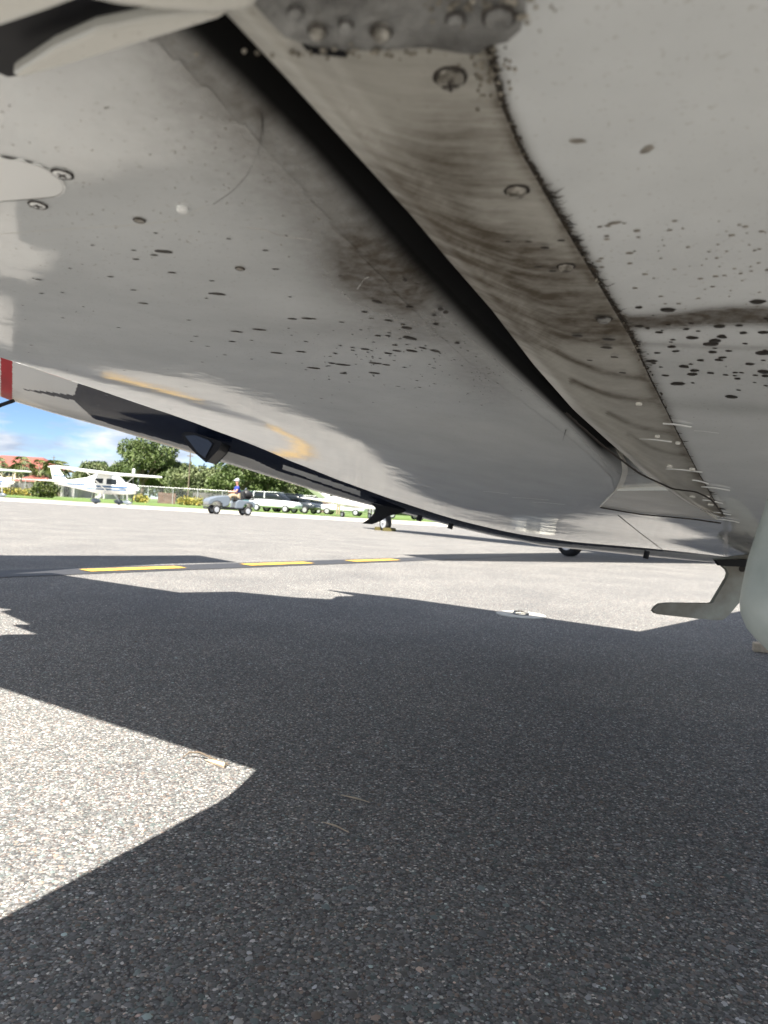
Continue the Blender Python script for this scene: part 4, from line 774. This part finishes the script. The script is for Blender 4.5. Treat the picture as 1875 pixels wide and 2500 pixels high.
def cart():
    t = thing('utility_cart', 'small silver grey utility cart driving left across the apron', 'cart')
    # +x forward
    def side(name, pts, w, m, par):
        n = len(pts); V = [(x, -w / 2, z) for x, z in pts] + [(x, w / 2, z) for x, z in pts]
        return obj(name, V, [tuple(range(n)), tuple(range(n, 2 * n))[::-1]] + [(i, n + i, n + (i + 1) % n, (i + 1) % n) for i in range(n)], m, parent=par, bev=.05)
    h = side('front_cowl', [(1.64, .50), (1.68, .70), (1.55, .84), (1.15, .97), (.6, 1.05), (.32, 1.06), (.26, .8), (.34, .5), (.70, .40), (.76, .58), (.92, .68), (1.12, .71), (1.32, .66), (1.45, .54)], 1.2, M['greycart'], t)
    v, f = join([box((1.47, .33, .72), (.1, .16, .09)), box((1.47, -.33, .72), (.1, .16, .09))]);
    for s in (.33, -.33): v, f = box((1.56, s, .68), (.08, .17, .08)); obj('headlight', v, f, M['glass'], parent=h)
    v, f = box((.2, 0, .34), (3.0, .9, .12)); obj('chassis', v, f, M['plastic'], parent=t, bev=.02)
    side('rear_body', [(-.1, .36), (-.14, .74), (-.3, .86), (-1.25, .83), (-1.4, .72), (-1.42, .48), (-1.3, .46), (-1.22, .62), (-.96, .70), (-.72, .62), (-.60, .38)], 1.2, M['greycart'], t)
    v, f = box((.1, 0, .40), (.62, 1.1, .05)); obj('floor', v, f, M['plastic'], parent=t)
    v, f = box((-.35, 0, .88), (.5, 1.0, .12)); obj('seat', v, f, M['plastic'], parent=t, bev=.03); v, f = box((-.65, 0, 1.15), (.12, 1.0, .45)); obj('backrest', v, f, M['plastic'], parent=t, bev=.03)
    for (x, y) in ((1.1, .5), (1.1, -.5), (-.95, .5), (-.95, -.5)): wheel_at(t, (x, y, .25), .25, .19, rimr=.6)
    v, f = join([tube([(.25 + .02 * math.sin(a) - .06 * math.cos(a), .28 + .17 * math.sin(a), 1.13 + .15 * math.cos(a)) for a in np.linspace(0, 6.28, 20)], .014, 6), cyl((.3, .28, 1.13), (.5, .28, .8), .02)]); obj('steering_wheel', v, f, M['plastic'], parent=t)
    v, f = join([box((-1.0, 0, .92), (.7, 1.1, .06)), cyl((-.75, .45, .9), (-.75, .45, 1.25), .02), cyl((-1.3, .45, .9), (-1.3, .45, 1.15), .02), cyl((-.75, -.45, .9), (-.75, -.45, 1.25), .02)]); obj('cargo_rack', v, f, M['plastic'], parent=t)
    return t
ct = cart(); cpx = at(563, 1257, 37); ct.location = (cpx[0], 37, 0); crz = R(180 + 28); ct.rotation_euler = (0, 0, crz); ct.scale = (.8, .92, .92); bpy.context.view_layer.update()
gear = thing('equipment_bag', 'dark bag of gear on the rear deck of the silver cart', 'bag', tuple(ct.matrix_basis @ Vector((-.95, .1, .95))), crz)
v, f = loft([(-.3, 0, .18, .2, .1), (-.2, 0, .2, .3, .2), (.1, .1, .26, .3, .26), (.28, 0, .2, .2, .12)], 12); obj('bag_body', v, f, M['plastic'], parent=gear, smooth=True); v, f = tube([(-.1, -.2, .35), (0, -.1, .55), (.1, .1, .5), (.15, .2, .3)], .03); obj('strap', v, f, M['greycart'], parent=gear)
def person():
    t = thing('person', 'person in a blue shirt, khaki trousers and white cap driving the silver cart', 'person', tuple(ct.matrix_basis @ Vector((-.3, .28, 0))), crz)
    V = [(0, 0, 1.02), (.02, 0, 1.2), (.03, 0, 1.38), (.03, 0, 1.5), (.05, 0, 1.58), (.08, 0, 1.70), (.07, 0, 1.8), (.03, .19, 1.44), (.16, .24, 1.2), (.42, .12, 1.18), (.5, .08, 1.2), (.03, -.19, 1.44), (.16, -.24, 1.2), (.4, -.12, 1.16), (.48, -.08, 1.18),
         (.03, .11, 1.0), (.42, .15, 1.0), (.52, .17, .6), (.5, .17, .5), (.62, .18, .47), (.03, -.11, 1.0), (.42, -.15, 1.0), (.5, -.17, .6), (.48, -.17, .5), (.6, -.18, .47)]
    E = [(0, 1), (1, 2), (2, 3), (3, 4), (4, 5), (5, 6), (2, 7), (7, 8), (8, 9), (9, 10), (2, 11), (11, 12), (12, 13), (13, 14), (0, 15), (15, 16), (16, 17), (17, 18), (18, 19), (0, 20), (20, 21), (21, 22), (22, 23), (23, 24)]
    rad = [.15, .155, .16, .06, .055, .095, .08, .075, .05, .038, .045, .075, .05, .038, .045, .1, .085, .055, .05, .04, .1, .085, .055, .05, .04]
    skin_body('body', V, E, rad, M['skin'], t, 1)
    skin_body('shirt', [(0, 0, 1.04), (.02, 0, 1.2), (.03, 0, 1.38), (.03, 0, 1.47), (.03, .2, 1.43), (.12, .235, 1.28), (.03, -.2, 1.43), (.12, -.235, 1.28)], [(0, 1), (1, 2), (2, 3), (2, 4), (4, 5), (2, 6), (6, 7)], [.18, .18, .185, .08, .1, .085, .1, .085], M['shirt'], t)
    skin_body('trousers', [(0, 0, 1.0), (.05, .12, 1.0), (.42, .15, 1.0), (.52, .17, .62), (.05, -.12, 1.0), (.42, -.15, 1.0), (.5, -.17, .62)], [(0, 1), (1, 2), (2, 3), (0, 4), (4, 5), (5, 6)], [.15, .125, .105, .085, .125, .105, .085], M['khaki'], t)
    for s in (1, -1): skin_body('boot', [(.51, .17 * s, .62), (.5, .17 * s, .49), (.64, .18 * s, .46)], [(0, 1), (1, 2)], [.07, .07, .05], M['boot'], t)
    v, f = loft([(-.04, 0, 1.84, .02, .02), (-.03, 0, 1.82, .07, .06), (.06, 0, 1.82, .115, .095), (.16, 0, 1.8, .09, .06), (.19, 0, 1.79, .08, .015), (.26, 0, 1.78, .05, .01)], 14); obj('cap', v, f, M['cap'], parent=t, smooth=True)
    return t
person()
def car(name, label, mt, px, pyb, D, rz, kind='suv', group='cars parked on the grass beyond the cart'):
    t = thing(name, label, 'car', (at(px, pyb, D)[0], D, .03), rz, group)
    if kind == 'suv': up = [(-2.1, 0, 1.05, .7, .1), (-2.0, 0, 1.35, .72, .35), (-.6, 0, 1.42, .74, .36), (.45, 0, 1.4, .72, .34), (1.15, 0, 1.1, .7, .12)]
    elif kind == 'pickup': up = [(-.7, 0, 1.05, .7, .1), (-.6, 0, 1.35, .7, .33), (.5, 0, 1.38, .7, .32), (1.1, 0, 1.1, .7, .1)]
    else: up = [(-1.9, 0, .95, .68, .06), (-1.2, 0, 1.1, .68, .28), (-.2, 0, 1.16, .68, .3), (.4, 0, 1.14, .68, .27), (1.2, 0, .92, .68, .06)]
    v, f = loft([(-2.35, 0, .72, .75, .22), (-2.25, 0, .74, .86, .36), (-1, 0, .74, .9, .38), (1.1, 0, .72, .9, .36), (2.1, 0, .68, .86, .3), (2.35, 0, .6, .74, .2)], 24, 4.5); obj('body', v, f, mt, parent=t, smooth=True)
    v, f = loft(up, 20, 3.5); gl = obj('window', v, f, M['glass'], parent=t, smooth=True)
    zt = max(s[2] + s[4] for s in up); v, f = box(((up[1][0] + up[3][0]) / 2, 0, zt - .01), ((up[3][0] - up[1][0]) * .98, 1.3, .05)); obj('roof', v, f, mt, parent=t, bev=.02)
    for x in (up[1][0] + .1, (up[1][0] + up[3][0]) / 2): v, f = box((x, 0, zt - .3), (.09, 1.5, .5)); obj('pillar', v, f, mt, parent=t)
    for (x, y) in ((1.5, .8), (1.5, -.8), (-1.45, .8), (-1.45, -.8)): wheel_at(t, (x, y, .34), .34, .22, rimr=.62)
    for s in (.6, -.6): v, f = box((2.28, s, .78), (.1, .3, .14)); obj('headlight', v, f, M['chrome'], parent=t)
    return t
car('parked_car', 'teal parked SUV half hidden behind the silver cart', M['teal'], 628, 1243, 66, R(-20))
car('parked_car', 'white parked SUV between the teal and the dark one', M['whitecar'], 672, 1246, 64, R(-22))
car('parked_car', 'dark parked SUV right of the white one', M['darkcar'], 722, 1248, 67, R(-25))
car('parked_car', 'dark pickup at the right end of the parked row', M['darkcar'], 757, 1249, 74, R(-25), 'pickup')
car('parked_car', 'pale sedan parked behind the V-tail plane', M['whitecar'], 838, 1252, 72, R(170), 'sedan')
car('parked_car', 'dark sedan far right seen past the blade antenna', M['darkcar'], 985, 1262, 68, R(200), 'sedan')
hv = thing('person', 'person in a yellow hi-vis vest and orange hat behind the V-tail plane', 'person', (at(826, 1240, 60)[0], 60, .03), 0)
skin_body('body', [(0, 0, .95), (0, 0, 1.2), (0, 0, 1.42), (0, 0, 1.52), (0, 0, 1.66), (.2, 0, 1.4), (.26, -.05, 1.1), (.25, -.15, .9), (-.2, 0, 1.4), (-.26, -.05, 1.1), (-.25, -.15, .9), (.1, 0, .9), (.1, 0, .5), (.1, 0, .08), (-.1, 0, .9), (-.1, 0, .5), (-.1, 0, .08)],
          [(0, 1), (1, 2), (2, 3), (3, 4), (2, 5), (5, 6), (6, 7), (2, 8), (8, 9), (9, 10), (0, 11), (11, 12), (12, 13), (0, 14), (14, 15), (15, 16)], [.15, .15, .15, .06, .1, .07, .05, .04, .07, .05, .04, .1, .07, .05, .1, .07, .05], M['khaki'], hv)
skin_body('vest', [(0, 0, 1.0), (0, 0, 1.25), (0, 0, 1.45)], [(0, 1), (1, 2)], [.2, .2, .19], M['hivis'], hv); v, f = lathe([(.15, 0), (.12, .03), (.1, .1), (.02, .13)], (0, 0, 1.7), n=14); obj('hat', v, f, M['orange'], parent=hv)

# ------------------------------------------------------------------ trees, palms, buildings, fences
def leaves(name, n, crown, size, mt, parent, seed, droop=0):
    r = np.random.default_rng(seed); blobs = crown; pts = []
    wgt = np.array([b[3] * b[4] * b[5] for b in blobs]); wgt = wgt / wgt.sum(); idx = r.choice(len(blobs), n, p=wgt)
    B = np.array(blobs)[idx]; d = r.normal(0, 1, (n, 3)); d /= np.linalg.norm(d, axis=1)[:, None]; rad = r.uniform(.45, 1.05, n) ** .6
    C = B[:, :3] + d * rad[:, None] * B[:, 3:6] + r.normal(0, .12, (n, 3))
    a = r.normal(0, 1, (n, 3)); a /= np.linalg.norm(a, axis=1)[:, None]; b = np.cross(a, r.normal(0, 1, (n, 3))); b /= np.linalg.norm(b, axis=1)[:, None] + 1e-9
    a[:, 2] -= droop; s = size * r.uniform(.5, 1.4, n)[:, None]
    V = np.stack([C - a * s, C + b * s * .5, C + a * s, C - b * s * .5], 1).reshape(-1, 3); F = np.arange(n * 4).reshape(-1, 4)
    return obj(name, V, F, mt, parent=parent)
def tree(px, pyb, D, h, w, mt, label, n=3800, seed=1, stem=.28, droop=0, name='broadleaf_tree'):
    t = thing(name, label, 'tree', (at(px, pyb, D)[0], D, 0), 0, 'trees beyond the fence'); r = random.Random(seed); parts = []; blobs = []
    hs = h * stem; parts.append(tube([(0, 0, 0), (.1, 0, hs * .6), (.15, .05, hs), (.05, 0, h * .6), (0, 0, h * .85)], [h * .035, h * .028, h * .024, h * .014, h * .004], 8))
    for k in range(9):
        a = k * 2.4 + r.uniform(-.4, .4); z = r.uniform(.45, .88) * h; q = w / 2 * r.uniform(.3, .78) * (1.15 - abs(z / h - .6)); p = Vector((math.cos(a) * q, math.sin(a) * q, z))
        parts.append(tube([(.1, 0, hs * r.uniform(.8, 1.3)), p * .55 + Vector((0, 0, hs * .4)), p], [h * .014, h * .01, h * .004], 6)); s = w * r.uniform(.13, .23); blobs.append((p.x, p.y, p.z, s, s, s * r.uniform(.6, .9)))
    blobs.append((0, 0, h * .68, w * .27, w * .27, h * .2)); blobs.append((0, 0, h * .87, w * .17, w * .17, h * .12))
    for k in range(6): a = r.uniform(0, 6.28); blobs.append((math.cos(a) * w * .4, math.sin(a) * w * .4, h * r.uniform(.3, .5), w * .13, w * .13, w * .1))
    v, f = join(parts); obj('trunk', v, f, M['trunk'], parent=t, smooth=True); leaves('crown', int(n * 1.7), blobs, .22, mt, t, seed, droop); return t
T = [(228, 1212, 125, 6.4, 6.5, 'leafb', 'pale olive tree behind the white building', 11), (248, 1212, 140, 7.4, 5.5, 'leafc', 'dark slim tree just left of the tall oak', 12), (345, 1218, 112, 10.4, 10.5, 'leafa', 'tallest oak with a broad crown behind the high-wing plane', 13),
     (290, 1216, 118, 6.6, 6.5, 'leafa', 'low bushy tree at the foot of the tallest oak', 14), (392, 1220, 116, 8.2, 7, 'leafa', 'oak joining the right side of the tallest crown', 21), (455, 1222, 104, 6.2, 7, 'leafb', 'grey-green feathery tree behind the lamp pole', 15), (505, 1226, 108, 5.6, 5.5, 'leafb', 'thin grey-green tree left of the driver', 16), (575, 1229, 100, 6.8, 8.5, 'leafa', 'dense green tree behind the driver', 17),
     (650, 1233, 104, 6.0, 7.5, 'leafa', 'dense tree above the white SUV', 18), (712, 1237, 106, 5.6, 7, 'leafb', 'olive tree above the dark SUV', 19), (772, 1240, 104, 4.9, 6, 'leafc', 'dark tree beyond the V tail', 20), (830, 1244, 110, 4.8, 7, 'leafa', 'tree half hidden by the fuselage beyond the V-tail plane', 22), (900, 1247, 115, 4.5, 8, 'leafc', 'farthest right tree low behind the blade antenna', 23),
     (425, 1222, 122, 6.4, 7, 'leafa', 'green tree filling the gap left of the lamp pole', 24), (482, 1226, 124, 6.0, 7, 'leafc', 'darker tree right behind the lamp pole', 25), (540, 1229, 118, 6.0, 7.5, 'leafb', 'pale feathery tree directly left of the driver', 26), (612, 1231, 120, 6.2, 7.5, 'leafb', 'olive tree between the driver and the white SUV', 27), (200, 1210, 150, 6.0, 6, 'leafb', 'small pale tree behind the tail of the high-wing plane', 28)]
for px, py, D, h, w, m_, lb, sd_ in T: tree(px, py, D, h, w, M[m_], lb, seed=sd_, n=5200 if h > 7 else 3400, droop=.5 if m_ == 'leafb' else 0)
for i in range(26):     # low far wood behind, as a mass
    pass
bl = [(x, y, 2.2 + 2.0 * random.random(), 4, 3, 2.6) for x, y in [(random.uniform(-60, 30), random.uniform(150, 190)) for _ in range(46)]]
o = leaves('distant_wood', 16000, bl, .45, M['leafc'], None, 77); o['kind'] = 'stuff'
def palm(px, pyb, D, h, label, seed, r0=1.6):
    t = thing('palm_tree', label, 'palm', (at(px, pyb, D)[0], D, 0), 0, 'cabbage palms by the red-roofed house'); r = random.Random(seed)
    v, f = tube([(0, 0, 0), (.1, 0, h * .5), (.05, 0, h)], [.2, .15, .17], 8); obj('trunk', v, f, M['palmtrunk'], parent=t); V, F = [], []
    for k in range(75):
        a = r.uniform(0, 6.28); el = r.uniform(-.9, 1.4); L = r0 * r.uniform(.8, 1.1); d = Vector((math.cos(a) * math.cos(el), math.sin(a) * math.cos(el), math.sin(el))); s = Vector((-math.sin(a), math.cos(a), 0))
        p = Vector((0, 0, h)); m1 = p + d * L * .6; e = p + d * L + Vector((0, 0, -.35 * L))
        for j in range(5):
            o_ = (j - 2) * .22; n_ = len(V); q = e + s * o_ * L + Vector((0, 0, -abs(o_) * .3)); w_ = s * .08 + Vector((0, 0, .07)); mm = m1 + s * o_ * L * .35
            V += [tuple(m1 - w_ * .5), tuple(mm + (q - mm) * .3 + w_), tuple(q), tuple(mm + (q - mm) * .3 - w_)]; F.append((n_, n_ + 1, n_ + 2, n_ + 3))
    obj('crown', V, F, M['palm'], parent=t); return t
palm(48, 1205, 118, 5.1, 'cabbage palm in front of the red-roofed house', 1, 1.9); palm(92, 1205, 128, 5.2, 'cabbage palm behind the low red porch roof', 2, 1.9); palm(127, 1207, 116, 4.9, 'taller straight palm of the pair left of the white building', 3, 1.8); palm(144, 1207, 120, 4.9, 'palm leaning beside the pair, nearest the white building', 4, 1.8); palm(-12, 1203, 110, 4.6, 'palm cut by the left edge of the photo', 5, 1.7)
def building(name, label, x0, x1, D, h, depth, mt, cat='building'):
    t = thing(name, label, cat, ((at(x0, 1200, D)[0] + at(x1, 1200, D)[0]) / 2, D, 0)); w = at(x1, 1200, D)[0] - at(x0, 1200, D)[0]; v, f = box((0, depth / 2, h / 2), (w, depth, h)); obj('wall', v, f, mt, parent=t); return t, w
def hip(w, d, z, h, over=.6, ridge=.5):
    a, b = w / 2 + over, over; V = [(-a, -b, z), (a, -b, z), (a, d + b, z), (-a, d + b, z), (-a * ridge, d / 2, z + h), (a * ridge, d / 2, z + h), (-a, -b, z - .2), (a, -b, z - .2), (a, d + b, z - .2), (-a, d + b, z - .2)]
    return V, [(0, 1, 5, 4), (1, 2, 5), (2, 3, 4, 5), (3, 0, 4), (6, 7, 1, 0), (7, 8, 2, 1), (8, 9, 3, 2), (9, 6, 0, 3), (9, 8, 7, 6)]
hs_, w = building('house', 'two-storey cream house with a red tile roof at the left edge', -70, 96, 132, 4.9, 11, M['stucco'], 'house')
v, f = hip(w, 11, 5.1, 2.2, 1.0, .55); obj('roof', v, f, M['roof'], parent=hs_)
for (x, z, a, b) in ((-2.6, 3.9, 3.2, 1.5), (.6, 3.9, 1.4, 1.2), (3.2, 3.9, 2.0, 1.2), (-2.6, 1.4, 3.2, 2.2), (3.2, 1.3, 2.4, 1.4)): fr = obj('window', *box((x, -.05, z), (a, .12, b)), M['darkwin'], parent=hs_); obj('frame', *box((x, -.13, z), (.1, .06, b)), M['stucco'], parent=fr)
for x in (-4.5, -.6, 1.8): obj('column', *box((x, -.5, 2.4), (.6, .5, 4.8)), M['stucco'], parent=hs_)
ph, w = building('porch', 'single-storey porch with a red roof beside the cream house', 48, 108, 126, 2.3, 5, M['greywood'], 'porch'); v, f = hip(w, 5, 2.5, 1.1, .8, .4); obj('roof', v, f, M['roof'], parent=ph)
wb, w = building('white_building', 'long low white building behind the palms', 88, 255, 150, 3.9, 14, M['whitewall']); obj('roof', *box((0, 6.5, 4.0), (w + .6, 15.4, .22)), M['whitewall'], parent=wb)
for x in (-5, -2.5, 0, 2.5): fr = obj('window', *box((x, -.06, 1.9), (1.1, .12, 1.3)), M['darkwin'], parent=wb); obj('frame', *box((x, -.13, 1.9), (.08, .05, 1.3)), M['whitewall'], parent=fr)
gb, w = building('grey_shed', 'grey shed in the gap behind the high-wing plane tail', 112, 190, 122, 2.7, 6, mat('shed_grey', (.34, .33, .32), .8, var=.1)); obj('roof', *box((0, 3, 2.8), (w + .4, 6.6, .15)), M['whitewall'], parent=gb)
for x in (-1.2, .8): obj('door', *box((x, -.05, 1.0), (.9, .1, 2.0)), M['darkwin'], parent=gb)
# chain-link fence with posts and rails; board fence pieces
FX0, FX1, FD = at(-60, 1200, 92)[0], at(1080, 1250, 92)[0], 92
fn = thing('chain_link_fence', 'long chain-link fence with galvanised posts along the lawn', 'fence', (FX0, FD, 0))
npst = int((FX1 - FX0) / 3.2)
for i in range(npst + 1): obj('post', *cyl((i * 3.2, 0, 0), (i * 3.2, 0, 2.2), .05, n=8), M['post'], parent=fn)
obj('rail', *cyl((0, 0, 2.15), (npst * 3.2, 0, 2.15), .035, n=8), M['post'], parent=fn)
Vm, Fm = [], []
Lf = npst * 3.2
for k in range(int(Lf / .22)):
    for sgn in (1, -1):
        x0_ = k * .22; x1_ = x0_ + sgn * 2.1
        if 0 <= x1_ <= Lf: n_ = len(Vm); Vm += [(x0_, .01 * sgn, .03), (x0_ + .012, .01 * sgn, .03), (x1_ + .012, .01 * sgn, 2.13), (x1_, .01 * sgn, 2.13)]; Fm.append((n_, n_ + 1, n_ + 2, n_ + 3))
obj('mesh', Vm, Fm, M['post'], parent=fn, kind='stuff')
def boards(x0, x1, D, h, mt, label):
    xa, xb = at(x0, 1220, D)[0], at(x1, 1220, D)[0]; t = thing('board_fence', label, 'fence', (xa, D, 0), 0, 'board fences behind the chain-link'); n = int((xb - xa) / .3); V, F = [], []
    me = None
    for i in range(n):
        hh = h + random.uniform(-.04, .04)
        v, f = box((i * .3 + .15, random.uniform(-.01, .01), hh / 2), (.28, .03, hh)); obj('board', v, f, mt, parent=t)
    obj('rail', *box(((xb - xa) / 2, .05, h * .75), (xb - xa, .05, .1)), mt, parent=t)
boards(385, 432, 96, 1.5, M['wood'], 'reddish board fence behind the nose of the high-wing plane')
boards(470, 560, 98, 1.8, M['greywood'], 'grey board fence behind the front of the cart'); boards(765, 815, 95, 1.7, M['wood'], 'short brown board fence left of the V tail'); boards(20, 118, 112, 1.9, M['greywood'], 'dark board fence under the cream house')
def shrub(px, D, h, w, mt, label, seed, group=None, n=700):
    t = thing('shrub', label, 'shrub', (at(px, 1210, D)[0], D, .0), 0, group); v, f = join([tube([(0, 0, 0), (.1 * (k - 1), .05, h * .3), (.3 * (k - 1), .1, h * .6)], .04, 5) for k in range(3)]); obj('stem', v, f, M['trunk'], parent=t)
    leaves('foliage', n, [(0, 0, h * .5, w / 2, w / 2, h * .5), (w * .2, 0, h * .4, w * .3, w * .3, h * .4), (-w * .25, 0, h * .35, w * .3, w * .3, h * .35)], .16, mt, t, seed)
shrub(109, 76, 1.9, 2.9, M['palm'], 'round spiky shrub on the lawn left of the high-wing plane', 31, n=1500)
for k, (x, wh) in enumerate(((8, 'at the left edge below the house'), (30, 'below the house, second from the left edge'), (62, 'left of the round spiky shrub'), (345, 'under the propeller of the high-wing plane'), (452, 'left of the cart by the grey boards'), (480, 'close to the front of the cart'))): shrub(x, 88, 1.0, 1.8, M['flower'], 'low yellow-flowering shrub %s' % wh, 40 + k, 'flowering shrubs along the fence', 350)
for (px, D, h, lb) in ((126, 160, 9.0, 'slim utility pole above the palms'), (459, 100, 7.4, 'tall thin lamp pole beside the feathery tree')):
    t = thing('utility_pole' if px < 200 else 'lamp_pole', lb, 'pole', (at(px, 1210, D)[0], D, 0)); obj('pole', *cyl((0, 0, 0), (0, 0, h), .12, .08, 8), M['trunk'], parent=t); obj('cross_arm', *box((0, 0, h - .5), (.9, .1, .1)), M['trunk'], parent=t)
t = thing('beacon_post', 'short post with a pale lamp head behind the right wing of the plane', 'post', (at(323, 1215, 70)[0], 70, 0)); obj('pole', *cyl((0, 0, 0), (0, 0, 2.9), .06, n=8), M['plastic'], parent=t); obj('lamp_head', *lathe([(.06, 0), (.16, .1), (.16, .45), (.05, .55)], (0, 0, 2.9), n=12), M['white'], parent=t)
